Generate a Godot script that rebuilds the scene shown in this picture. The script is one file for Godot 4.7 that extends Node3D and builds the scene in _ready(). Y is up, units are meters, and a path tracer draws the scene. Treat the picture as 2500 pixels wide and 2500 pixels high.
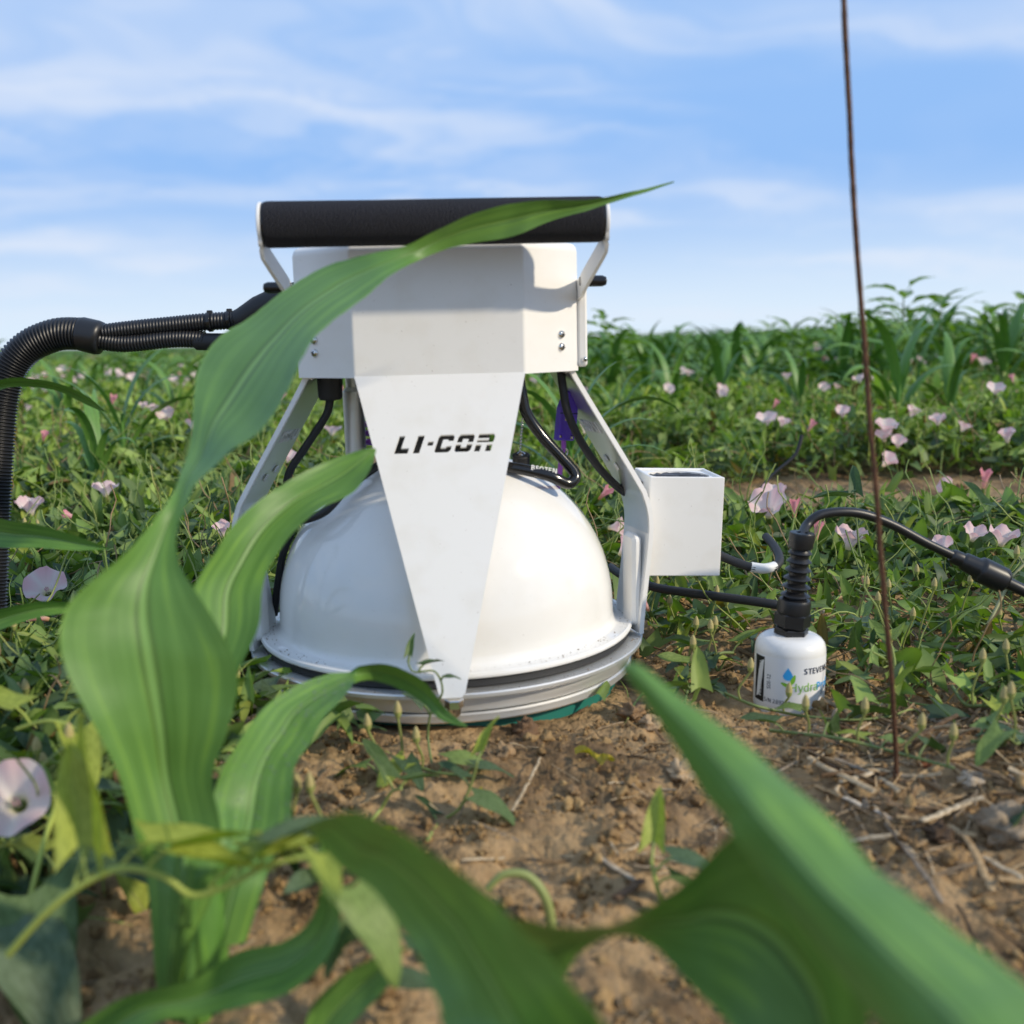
extends Node3D
# A white soil-gas chamber among bindweed and young corn. Metres, y up.
# Pixel helpers speak in the photograph's 2500-pixel frame: at(x, y, depth) is a point in the world.

const FPX := 2562.9
const SUN := Vector3(0.80, 0.48, 0.36)
var cam_t: Transform3D
var M := {}
var rng := RandomNumberGenerator.new()
var taken := {}

# ------------------------------------------------------------------ mesh collector
class Geo:
	var P := PackedVector3Array()
	var U := PackedVector2Array()
	var C := PackedColorArray()
	var I := PackedInt32Array()
	var W := PackedInt32Array()
	var col := Color.WHITE
	func v(p: Vector3, uv := Vector2.ZERO) -> int:
		P.append(p); U.append(uv); C.append(col)
		return P.size() - 1
	func tri(a: int, b: int, c: int) -> void:      # counter-clockwise seen from outside
		I.append(a); I.append(c); I.append(b)
	func quad(a: int, b: int, c: int, d: int) -> void:
		tri(a, b, c); tri(a, c, d)
	func flat4(a: Vector3, b: Vector3, c: Vector3, d: Vector3) -> void:
		quad(v(a, Vector2(0, 0)), v(b, Vector2(1, 0)), v(c, Vector2(1, 1)), v(d, Vector2(0, 1)))
	func sheet(rows: Array, closed := false, vscale := 1.0) -> void:
		var n: int = rows[0].size()
		var base := P.size()
		var m := n + 1 if closed else n
		for r in rows.size():
			for k in m:
				v(rows[r][k % n], Vector2(float(k) / (m - 1), vscale * r / (rows.size() - 1)))
			if closed:
				W.append(base + r * m); W.append(base + r * m + n)
		for r in rows.size() - 1:
			for k in m - 1:
				var a := base + r * m + k
				quad(a, a + 1, a + m + 1, a + m)
	func fan(ring: PackedVector3Array, flip := false) -> void:
		var mid := Vector3.ZERO
		for p in ring: mid += p
		var c := v(mid / ring.size(), Vector2(0.5, 0.5))
		var b := P.size()
		for p in ring: v(p)
		for k in ring.size():
			var k2 := (k + 1) % ring.size()
			if flip: tri(c, b + k2, b + k)
			else: tri(c, b + k, b + k2)
	func tube(path: Array, radii: Array, sides := 10, caps := true, squash := 1.0) -> void:
		var rows := []
		var up := Vector3.UP
		var t0: Vector3 = (path[1] - path[0]).normalized()
		if absf(t0.dot(up)) > 0.9: up = Vector3.RIGHT
		var side := t0.cross(up).normalized()
		for i in path.size():
			var t: Vector3 = (path[mini(i + 1, path.size() - 1)] - path[maxi(i - 1, 0)]).normalized()
			side = (side - t * side.dot(t)).normalized()
			var w := t.cross(side)
			var r: float = radii[mini(i, radii.size() - 1)]
			var ring := PackedVector3Array()
			for k in sides:
				var a := -TAU * k / sides
				ring.append(path[i] + (side * cos(a) + w * sin(a) * squash) * r)
			rows.append(ring)
		sheet(rows, true, 1.0)
		if caps:
			fan(rows[0], false)
			fan(rows[-1], true)
	func lathe(prof: Array, seg: int, x := Transform3D()) -> void:   # prof: Vector2(radius, height), bottom to top outside
		var rows := []
		for q in prof:
			var ring := PackedVector3Array()
			for k in seg:
				var a := -TAU * k / seg
				ring.append(x * Vector3(q.x * cos(a), q.y, q.x * sin(a)))
			rows.append(ring)
		# sharp creases: split rows where the profile turns by more than 35 degrees
		var start := 0
		for i in range(1, prof.size()):
			var cut := i == prof.size() - 1
			if not cut:
				var d1: Vector2 = (prof[i] - prof[i - 1]).normalized()
				var d2: Vector2 = (prof[i + 1] - prof[i]).normalized()
				cut = d1.dot(d2) < 0.8
			if cut:
				sheet(rows.slice(start, i + 1), true)
				start = i
	func box(sz: Vector3, x := Transform3D(), bev := 0.0008) -> void:
		# chamfered box
		var h := sz / 2
		var b := minf(bev, minf(h.x, minf(h.y, h.z)) * 0.45)
		for ax in 3:
			for s in [-1.0, 1.0]:
				var u := (ax + 1) % 3
				var w := (ax + 2) % 3
				var q := []
				for k in [[-1, -1], [1, -1], [1, 1], [-1, 1]]:
					var p := Vector3.ZERO
					p[ax] = s * h[ax]; p[u] = k[0] * (h[u] - b); p[w] = k[1] * (h[w] - b)
					q.append(x * p)
				if s > 0: flat4(q[0], q[1], q[2], q[3])
				else: flat4(q[3], q[2], q[1], q[0])
		for ax in 3:
			var u := (ax + 1) % 3
			var w := (ax + 2) % 3
			for k in [[-1, -1], [1, -1], [1, 1], [-1, 1]]:
				var a := Vector3.ZERO; var c := Vector3.ZERO
				a[u] = k[0] * h[u]; a[w] = k[1] * (h[w] - b)
				c[u] = k[0] * (h[u] - b); c[w] = k[1] * h[w]
				var lo := Vector3.ZERO; lo[ax] = -(h[ax] - b)
				var hi := -lo
				if k[0] * k[1] > 0: flat4(x * (a + lo), x * (c + lo), x * (c + hi), x * (a + hi))
				else: flat4(x * (c + lo), x * (a + lo), x * (a + hi), x * (c + hi))
		for sx in [-1, 1]:
			for sy in [-1, 1]:
				for sz2 in [-1, 1]:
					var s3 := Vector3(sx, sy, sz2)
					var p0 := x * (s3 * Vector3(h.x, h.y - b, h.z - b))
					var p1 := x * (s3 * Vector3(h.x - b, h.y, h.z - b))
					var p2 := x * (s3 * Vector3(h.x - b, h.y - b, h.z))
					if sx * sy * sz2 > 0: tri(v(p0), v(p1), v(p2))
					else: tri(v(p0), v(p2), v(p1))
	func prism(poly: PackedVector2Array, depth: float, x := Transform3D(), bev := 0.0) -> void:   # poly counter-clockwise in xy, extruded to -z; front at z = 0
		var inner := poly
		if bev > 0.0:
			var o := Geometry2D.offset_polygon(poly, -bev, Geometry2D.JOIN_MITER)
			if o.size() == 1 and o[0].size() == poly.size():
				# keep the same starting corner
				var best := 0
				for k in o[0].size():
					if o[0][k].distance_to(poly[0]) < o[0][best].distance_to(poly[0]): best = k
				inner = PackedVector2Array()
				for k in o[0].size(): inner.append(o[0][(k + best) % o[0].size()])
			else: bev = 0.0
		var ix := Geometry2D.triangulate_polygon(inner)
		for face in 2:
			var b := P.size()
			for q in inner: v(x * Vector3(q.x, q.y, 0.0 if face == 0 else -depth), q)
			for k in range(0, ix.size(), 3):
				var a := inner[ix[k]]; var bb := inner[ix[k + 1]]; var c := inner[ix[k + 2]]
				var ccw := (bb - a).cross(c - a) > 0
				if ccw == (face == 0): tri(b + ix[k], b + ix[k + 1], b + ix[k + 2])
				else: tri(b + ix[k], b + ix[k + 2], b + ix[k + 1])
		var n := poly.size()
		for k in n:
			var k2 := (k + 1) % n
			var a := poly[k]; var c := poly[k2]
			if bev > 0.0:
				var ai := inner[k]; var ci := inner[k2]
				flat4(x * Vector3(a.x, a.y, -bev), x * Vector3(c.x, c.y, -bev), x * Vector3(ci.x, ci.y, 0), x * Vector3(ai.x, ai.y, 0))
				flat4(x * Vector3(a.x, a.y, -depth + bev), x * Vector3(c.x, c.y, -depth + bev), x * Vector3(c.x, c.y, -bev), x * Vector3(a.x, a.y, -bev))
				flat4(x * Vector3(ai.x, ai.y, -depth), x * Vector3(ci.x, ci.y, -depth), x * Vector3(c.x, c.y, -depth + bev), x * Vector3(a.x, a.y, -depth + bev))
			else:
				flat4(x * Vector3(a.x, a.y, -depth), x * Vector3(c.x, c.y, -depth), x * Vector3(c.x, c.y, 0), x * Vector3(a.x, a.y, 0))
	func ball(c: Vector3, r: Vector3, seg := 10, rings := 7, x := Transform3D()) -> void:
		var rows := []
		for i in rings + 1:
			var t := -PI / 2 + PI * i / rings
			var ring := PackedVector3Array()
			for k in seg:
				var a := -TAU * k / seg
				ring.append(x * (c + r * Vector3(cos(t) * cos(a), sin(t), cos(t) * sin(a))))
			rows.append(ring)
		sheet(rows, true)
	func mesh() -> ArrayMesh:
		var N := PackedVector3Array()
		N.resize(P.size())
		for k in range(0, I.size(), 3):
			var a := I[k]; var b := I[k + 2]; var c := I[k + 1]
			var n := (P[b] - P[a]).cross(P[c] - P[a])
			N[a] += n; N[b] += n; N[c] += n
		for k in range(0, W.size(), 2):
			var s := N[W[k]] + N[W[k + 1]]
			N[W[k]] = s; N[W[k + 1]] = s
		for k in N.size():
			N[k] = N[k].normalized() if N[k].length_squared() > 1e-30 else Vector3.UP
		var arr := []
		arr.resize(Mesh.ARRAY_MAX)
		arr[Mesh.ARRAY_VERTEX] = P; arr[Mesh.ARRAY_NORMAL] = N; arr[Mesh.ARRAY_TEX_UV] = U; arr[Mesh.ARRAY_COLOR] = C; arr[Mesh.ARRAY_INDEX] = I
		var m := ArrayMesh.new()
		m.add_surface_from_arrays(Mesh.PRIMITIVE_TRIANGLES, arr)
		return m

# ------------------------------------------------------------------ scene helpers
func at(px: float, py: float, d: float) -> Vector3:
	return cam_t * Vector3((px - 1250.0) / FPX * d, (1250.0 - py) / FPX * d, -d)

func on_z(px: float, py: float, z: float) -> Vector3:          # where that line of sight crosses the upright plane z
	var r := cam_t.basis * Vector3((px - 1250.0) / FPX, (1250.0 - py) / FPX, -1)
	return cam_t.origin + r * ((z - cam_t.origin.z) / r.z)

func on_ground(px: float, py: float, up := 0.0) -> Vector3:
	var r := (cam_t.basis * Vector3((px - 1250.0) / FPX, (1250.0 - py) / FPX, -1)).normalized()
	var p := cam_t.origin
	var s := 0.15
	for i in 400:
		p = cam_t.origin + r * s
		var gap := p.y - (soil_height(p.x, p.z) + up)
		if gap < 0.0006: break
		s += maxf(gap * 0.6, 0.0004)
		if s > 60.0: break
	return p

func numbered(called: String) -> String:
	if not taken.has(called):
		taken[called] = 0
		return called
	taken[called] += 1
	return "%s_%03d" % [called, taken[called]]

func tag(o: Node, label: String, category := "", group := "", kind := "") -> Node:
	if label: o.set_meta("label", label)
	if category: o.set_meta("category", category)
	if group: o.set_meta("group", group)
	if kind: o.set_meta("kind", kind)
	return o

func thing(called: String, label: String, category: String, pos := Vector3.ZERO, group := "") -> Node3D:
	var o := Node3D.new()
	o.name = numbered(called)
	o.position = pos
	add_child(o)
	tag(o, label, category, group)
	return o

func put(called: String, g: Variant, mat: Material, parent: Node = null) -> MeshInstance3D:
	var o := MeshInstance3D.new()
	o.mesh = g.mesh() if g is Geo else g
	o.material_override = mat
	if parent:
		o.name = called
		parent.add_child(o, true)
	else:
		o.name = numbered(called)
		add_child(o)
	return o

func spline(pts: Array, steps: int) -> Array:                 # Catmull-Rom through points
	var out := []
	var n := pts.size()
	for i in n - 1:
		var p0: Vector3 = pts[maxi(i - 1, 0)]
		var p1: Vector3 = pts[i]
		var p2: Vector3 = pts[i + 1]
		var p3: Vector3 = pts[mini(i + 2, n - 1)]
		for k in steps:
			out.append(p1.cubic_interpolate(p2, p0, p3, float(k) / steps))
	out.append(pts[n - 1])
	return out

func even(path: Array, step: float) -> Array:                 # the same path at even spacing
	var out := [path[0]]
	var left := step
	for i in path.size() - 1:
		var a: Vector3 = path[i]
		var b: Vector3 = path[i + 1]
		var l := a.distance_to(b)
		var s := left
		while s <= l:
			out.append(a.lerp(b, s / l))
			s += step
		left = s - l
	return out

func mat(color: Color, rough := 0.6, metal := 0.0, spec := 0.5) -> StandardMaterial3D:   # color in linear values
	var m := StandardMaterial3D.new()
	m.albedo_color = color.linear_to_srgb()
	m.roughness = rough
	m.metallic = metal
	m.metallic_specular = spec
	return m

func noise_tex(freq: float, octaves: int, size := 512, seed_ := 1, ramp: Array = [], kind := FastNoiseLite.TYPE_SIMPLEX_SMOOTH, bump := 0.0) -> NoiseTexture2D:
	var n := FastNoiseLite.new()
	n.noise_type = kind
	n.seed = seed_
	n.frequency = freq
	n.fractal_octaves = octaves
	var t := NoiseTexture2D.new()
	t.width = size; t.height = size
	t.seamless = true
	t.noise = n
	if bump > 0.0:
		t.as_normal_map = true
		t.bump_strength = bump
	if ramp:
		var g := Gradient.new()
		g.offsets = PackedFloat32Array(ramp[0])
		var cs := PackedColorArray()
		for c in ramp[1]: cs.append((c as Color).linear_to_srgb())
		g.colors = cs
		t.color_ramp = g
	return t

func L(r: float, g: float, b: float) -> Color:
	return Color(r, g, b)

# ------------------------------------------------------------------ the land
var n_broad := FastNoiseLite.new()
var n_lump := FastNoiseLite.new()
var n_clod := FastNoiseLite.new()
var n_grit := FastNoiseLite.new()
var n_patch := FastNoiseLite.new()

func set_noises() -> void:
	var k := 11
	for q in [[n_broad, 2.6, 2], [n_lump, 22.0, 3], [n_clod, 105.0, 3], [n_grit, 280.0, 2], [n_patch, 9.0, 3]]:
		q[0].seed = k; k += 1
		q[0].noise_type = FastNoiseLite.TYPE_SIMPLEX_SMOOTH
		q[0].frequency = q[1]
		q[0].fractal_octaves = q[2]

func soil_base(x: float, z: float) -> float:
	var h := 0.031 - 0.031 * smoothstep(0.15, 0.42, z) - 0.012 * smoothstep(0.05, 0.24, x)
	h += 0.012 * smoothstep(0.10, 0.19, z) * smoothstep(0.14, 0.24, x) * smoothstep(0.45, 0.30, x)
	h -= 0.006 * smoothstep(0.0, 0.08, x) * smoothstep(0.22, 0.12, Vector2(x, z).length())
	h += 0.010 * n_broad.get_noise_2d(x, z) * smoothstep(0.13, 0.3, Vector2(x, z).length())
	return h - 0.02 * smoothstep(-1.0, -6.0, z)

func soil_height(x: float, z: float) -> float:
	var near := smoothstep(3.0, 0.8, absf(z) + absf(x) * 0.5)
	var ring := smoothstep(0.118, 0.16, Vector2(x, z).length())
	var lump := n_lump.get_noise_2d(x, z)
	var clod := n_clod.get_noise_2d(x, z)
	var rough := 0.55 + 0.45 * smoothstep(-0.2, 0.35, n_patch.get_noise_2d(x, z))
	return soil_base(x, z) + (0.3 + 0.7 * ring) * (lump * 0.0065 + absf(clod) * 0.0085 * rough + near * absf(n_grit.get_noise_2d(x, z)) * 0.0042)

func axis(lo: float, hi: float, step: float, far_lo: float, far_hi: float, grow: float) -> PackedFloat32Array:
	var a := PackedFloat32Array()
	var s := step
	var q := lo
	var left := []
	while q > far_lo:
		s *= grow; q -= s
		left.append(q)
	left.reverse()
	for e in left: a.append(e)
	q = lo
	while q < hi:
		a.append(q); q += step
	s = step
	while q < far_hi:
		a.append(q); s *= grow; q += s
	return a

func make_ground() -> void:
	var xs := axis(-0.46, 0.62, 0.0034, -400.0, 400.0, 1.055)
	var zs := axis(-0.10, 0.40, 0.0034, -400.0, 6.0, 1.05)
	var g := Geo.new()
	for z in zs:
		for x in xs:
			var p := n_patch.get_noise_2d(x * 0.7 + 3.0, z * 0.7) + 0.45 * n_lump.get_noise_2d(x, z)
			var wet := smoothstep(-0.05, 0.5, p)
			var c := Color(0.420, 0.284, 0.148).lerp(Color(0.155, 0.100, 0.054), wet * 0.9)
			var straw := smoothstep(0.1, 0.6, n_clod.get_noise_2d(x * 0.6 + 7.0, z * 0.6))
			g.col = c.lerp(Color(0.48, 0.33, 0.18), straw * 0.35)
			g.col = g.col.lerp(Color(0.16, 0.25, 0.08), smoothstep(30.0, 60.0, Vector2(x, z).length()))   # closed crop far off
			g.v(Vector3(x, soil_height(x, z), z), Vector2(x, z))
	var m := xs.size()
	for j in zs.size() - 1:
		for i in m - 1:
			var a := j * m + i
			g.quad(a, a + m, a + m + 1, a + 1)
	tag(put("ground", g, M.soil), "", "", "", "structure")

# ------------------------------------------------------------------ materials
func make_materials() -> void:
	var soil := mat(Color(1, 1, 1), 0.95, 0.0, 0.25)
	soil.vertex_color_use_as_albedo = true
	soil.albedo_texture = noise_tex(0.02, 5, 1024, 3, [[0.0, 0.35, 0.6, 1.0], [L(0.45, 0.42, 0.40), L(0.72, 0.72, 0.72), L(0.95, 0.94, 0.93), L(1, 1, 1)]])
	soil.uv1_triplanar = true
	soil.uv1_world_triplanar = true
	soil.uv1_scale = Vector3(4, 4, 4)
	soil.normal_enabled = true
	soil.normal_texture = noise_tex(0.035, 5, 1024, 5, [], FastNoiseLite.TYPE_SIMPLEX_SMOOTH, 9.0)
	soil.normal_scale = 0.9
	M.soil = soil
	# white powder coat with a faint orange peel and a little dust in it
	var dust := noise_tex(0.012, 5, 512, 8, [[0.0, 0.3, 0.5, 1.0], [L(0.95, 0.94, 0.92), L(0.985, 0.98, 0.97), L(1, 1, 1), L(1, 1, 1)]])
	var specks := noise_tex(0.11, 2, 1024, 63, [[0.0, 0.065, 0.09, 1.0], [L(0.18, 0.14, 0.10), L(0.42, 0.36, 0.30), L(1, 1, 1), L(1, 1, 1)]])
	for q in [["white", 0.42, 0.86], ["gloss_white", 0.09, 0.83], ["plastic_white", 0.3, 0.8]]:
		var w := mat(Color(0.80, 0.785, 0.75) * q[2] / 0.8, q[1])
		w.albedo_texture = dust
		w.uv1_triplanar = true
		w.uv1_scale = Vector3(5, 5, 5)
		w.detail_enabled = true
		w.detail_albedo = specks
		w.detail_blend_mode = BaseMaterial3D.BLEND_MODE_MUL
		M[q[0]] = w
	var steel := mat(Color(0.80, 0.80, 0.78), 0.3, 0.9)
	steel.roughness_texture = noise_tex(0.01, 3, 256, 14, [[0.0, 1.0], [L(0.55, 0.55, 0.55), L(1, 1, 1)]])
	steel.roughness_texture_channel = BaseMaterial3D.TEXTURE_CHANNEL_RED
	steel.roughness = 0.55
	steel.uv1_triplanar = true
	steel.uv1_scale = Vector3(6, 90, 6)
	M.steel = steel
	M.chrome = mat(Color(0.7, 0.69, 0.66), 0.16, 1.0)
	M.polished = mat(Color(0.78, 0.78, 0.76), 0.34, 0.85)
	M.black = mat(Color(0.013, 0.013, 0.014), 0.38)
	M.black_gloss = mat(Color(0.012, 0.012, 0.013), 0.14)
	M.rubber = mat(Color(0.02, 0.02, 0.021), 0.6)
	var foam := mat(Color(0.021, 0.021, 0.027), 0.8, 0.0, 0.4)
	foam.normal_enabled = true
	foam.normal_texture = noise_tex(0.09, 3, 512, 21, [], FastNoiseLite.TYPE_SIMPLEX_SMOOTH, 22.0)
	foam.uv1_triplanar = true
	foam.uv1_scale = Vector3(14, 62, 62)
	M.foam = foam
	M.teal = mat(Color(0.01, 0.16, 0.13), 0.5)
	M.purple = mat(Color(0.12, 0.06, 0.55), 0.4)
	M.violet = mat(Color(0.36, 0.10, 0.50), 0.35)
	M.mesh_black = mat(Color(0.05, 0.05, 0.055), 0.5)
	M.print_white = mat(Color(0.72, 0.72, 0.70), 0.5)
	M.print_dark = mat(Color(0.012, 0.02, 0.05), 0.5)
	M.print_green = mat(Color(0.22, 0.50, 0.035), 0.5)
	M.print_blue = mat(Color(0.03, 0.36, 0.78), 0.5)
	M.paper = mat(Color(0.80, 0.80, 0.80), 0.35)
	var rust := mat(Color(1, 1, 1), 0.85)
	rust.albedo_texture = noise_tex(0.05, 4, 256, 31, [[0.0, 0.4, 0.7, 1.0], [L(0.03, 0.014, 0.008), L(0.07, 0.03, 0.015), L(0.16, 0.07, 0.03), L(0.26, 0.15, 0.08)]])
	rust.uv1_triplanar = true
	rust.uv1_scale = Vector3(60, 12, 60)
	M.rust = rust
	var st := mat(Color(1, 1, 1), 0.8, 0.0, 0.3)
	st.vertex_color_use_as_albedo = true
	st.albedo_texture = noise_tex(0.03, 4, 256, 51, [[0.0, 0.4, 0.7, 1.0], [L(0.35, 0.30, 0.26), L(0.7, 0.66, 0.6), L(0.95, 0.93, 0.9), L(1, 1, 1)]])
	st.uv1_triplanar = true
	st.uv1_world_triplanar = true
	st.uv1_scale = Vector3(30, 30, 30)
	M.straw = st

# ------------------------------------------------------------------ sky
func make_sky() -> PanoramaSkyMaterial:
	var w := 1536
	var h := 768
	var im := Image.create_empty(w, h, false, Image.FORMAT_RGBF)
	var wisp := FastNoiseLite.new()
	wisp.seed = 21; wisp.frequency = 2.0; wisp.fractal_octaves = 5
	var veil := FastNoiseLite.new()
	veil.seed = 33; veil.frequency = 1.1; veil.fractal_octaves = 3
	var curl := FastNoiseLite.new()
	curl.seed = 17; curl.frequency = 1.6; curl.fractal_octaves = 3
	for j in h:
		var el := PI / 2 - PI * (j + 0.5) / h
		var y := sin(el)
		var up := clampf(y, 0.0, 1.0)
		for i in w:
			var az := TAU * (i + 0.5) / w
			var c := SKY_LOW.lerp(SKY_MID, smoothstep(0.0, 0.16, up))
			c = c.lerp(SKY_HIGH, smoothstep(0.12, 1.0, up))
			if y > 0.0:
				# a sheet of cirrus high above, seen in perspective: streaks run from left to right and fan out
				var q := Vector2(sin(az), -cos(az)) * cos(el) / (up + 0.10)
				var bend := curl.get_noise_2d(q.x * 0.5, q.y * 0.5)
				var a := -0.40
				var s := q.x * cos(a) + q.y * sin(a)
				var t := -q.x * sin(a) + q.y * cos(a) + bend * 0.45
				var cl := wisp.get_noise_2d(s * 0.22, t * 0.72) * 0.5 + 0.5
				var fine := wisp.get_noise_2d(s * 0.6 + 30.0, t * 3.2) * 0.5 + 0.5
				var cover := smoothstep(-0.42, 0.30, veil.get_noise_2d(s * 0.33 + 2.3, t * 0.5 + 0.9))
				var k := clampf(smoothstep(0.22, 0.82, cl * 0.72 + fine * 0.28) * cover, 0.0, 1.0)
				k = k * (0.48 + 0.30 * smoothstep(0.0, 0.1, up))
				c = c.lerp(CLOUD, k)
			else:
				c = Color(0.20, 0.19, 0.13)
			im.set_pixel(i, j, c)
	var m := PanoramaSkyMaterial.new()
	m.panorama = ImageTexture.create_from_image(im)
	return m

const SKY_LOW := Color(0.67, 0.79, 0.91)
const SKY_MID := Color(0.275, 0.485, 0.855)
const SKY_HIGH := Color(0.36, 0.52, 0.83)
const CLOUD := Color(0.72, 0.78, 0.89)

# ------------------------------------------------------------------ the chamber
func strap(g: Geo, path: Array, wide: Vector3, widths: Array, thick: float) -> void:
	# a flat bar that follows path; wide is the direction of its width
	var r := [[], [], [], []]
	for i in path.size():
		var t: Vector3 = (path[mini(i + 1, path.size() - 1)] - path[maxi(i - 1, 0)]).normalized()
		var w := (wide - t * wide.dot(t)).normalized()
		var n := t.cross(w)
		var hw: float = widths[mini(i, widths.size() - 1)] / 2
		var c := [path[i] + w * hw + n * thick / 2, path[i] - w * hw + n * thick / 2, path[i] - w * hw - n * thick / 2, path[i] + w * hw - n * thick / 2]
		for k in 4: r[k].append(c[k])
	var b := 0.28
	for k in 4:
		var rows := []
		for i in path.size():
			rows.append(PackedVector3Array([r[(k + 1) % 4][i], r[k][i]]))
		g.sheet(rows)
	for e in [0, path.size() - 1]:
		var q := PackedVector3Array([r[0][e], r[1][e], r[2][e], r[3][e]])
		if e == 0: g.flat4(q[0], q[1], q[2], q[3])
		else: g.flat4(q[3], q[2], q[1], q[0])

func logo_letters() -> Array:       # stencil capitals, 118 units tall, slanted
	var L0 := [Vector2(0, 0), Vector2(90, 0), Vector2(90, 36), Vector2(38, 36), Vector2(38, 118), Vector2(0, 118)]
	var I0 := [Vector2(122, 0), Vector2(166, 0), Vector2(166, 118), Vector2(122, 118)]
	var D0 := [Vector2(200, 48), Vector2(238, 48), Vector2(238, 76), Vector2(200, 76)]
	var C0 := [Vector2(272, 0), Vector2(352, 0), Vector2(366, 14), Vector2(366, 42), Vector2(330, 42), Vector2(330, 32), Vector2(296, 32), Vector2(296, 86), Vector2(330, 86), Vector2(330, 76), Vector2(366, 76), Vector2(366, 104), Vector2(352, 118), Vector2(272, 118), Vector2(260, 106), Vector2(260, 12)]
	var O1 := [Vector2(390, 64), Vector2(426, 64), Vector2(426, 86), Vector2(462, 86), Vector2(462, 64), Vector2(498, 64), Vector2(498, 104), Vector2(484, 118), Vector2(404, 118), Vector2(390, 104)]
	var O2 := [Vector2(404, 0), Vector2(484, 0), Vector2(498, 14), Vector2(498, 52), Vector2(462, 52), Vector2(462, 32), Vector2(426, 32), Vector2(426, 52), Vector2(390, 52), Vector2(390, 14)]
	var R1 := [Vector2(522, 60), Vector2(632, 60), Vector2(632, 104), Vector2(618, 118), Vector2(522, 118), Vector2(522, 88), Vector2(596, 88), Vector2(596, 78), Vector2(522, 78)]
	var R2 := [Vector2(522, 0), Vector2(560, 0), Vector2(560, 46), Vector2(522, 46)]
	var R3 := [Vector2(594, 0), Vector2(632, 0), Vector2(632, 46), Vector2(594, 46)]
	var out := []
	for q in [L0, I0, D0, C0, O1, O2, R1, R2, R3]:
		var p := PackedVector2Array()
		for e in q: p.append(Vector2(e.x + e.y * 0.36, e.y))
		out.append(p)
	return out

func polar(r: float, y: float, deg: float) -> Vector3:
	return Vector3(r * sin(deg_to_rad(deg)), y, r * cos(deg_to_rad(deg)))

func cable(g: Geo, pts: Array, r: float, sides := 10, steps := 8) -> void:
	g.tube(spline(pts, steps), [r], sides)

func screw(parent: Node, p: Vector3, out: Vector3, r: float) -> void:
	var x := Transform3D(Basis(Quaternion(Vector3.UP, out.normalized())), p)
	var g := Geo.new()
	g.lathe([Vector2(r, 0), Vector2(r, r * 0.25), Vector2(r * 0.85, r * 0.6), Vector2(r * 0.5, r * 0.82), Vector2(0.0001, r * 0.9)], 14, x)
	var s := put("screw", g, M.chrome, parent)
	var h := Geo.new()
	h.box(Vector3(r * 1.1, r * 0.12, r * 0.28), x * Transform3D(Basis(Vector3.UP, 0.4), Vector3(0, r * 0.86, 0)), 0.0)
	h.box(Vector3(r * 0.28, r * 0.12, r * 1.1), x * Transform3D(Basis(Vector3.UP, 0.4), Vector3(0, r * 0.865, 0)), 0.0)
	put("cross_slot", h, M.black, s)

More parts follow.
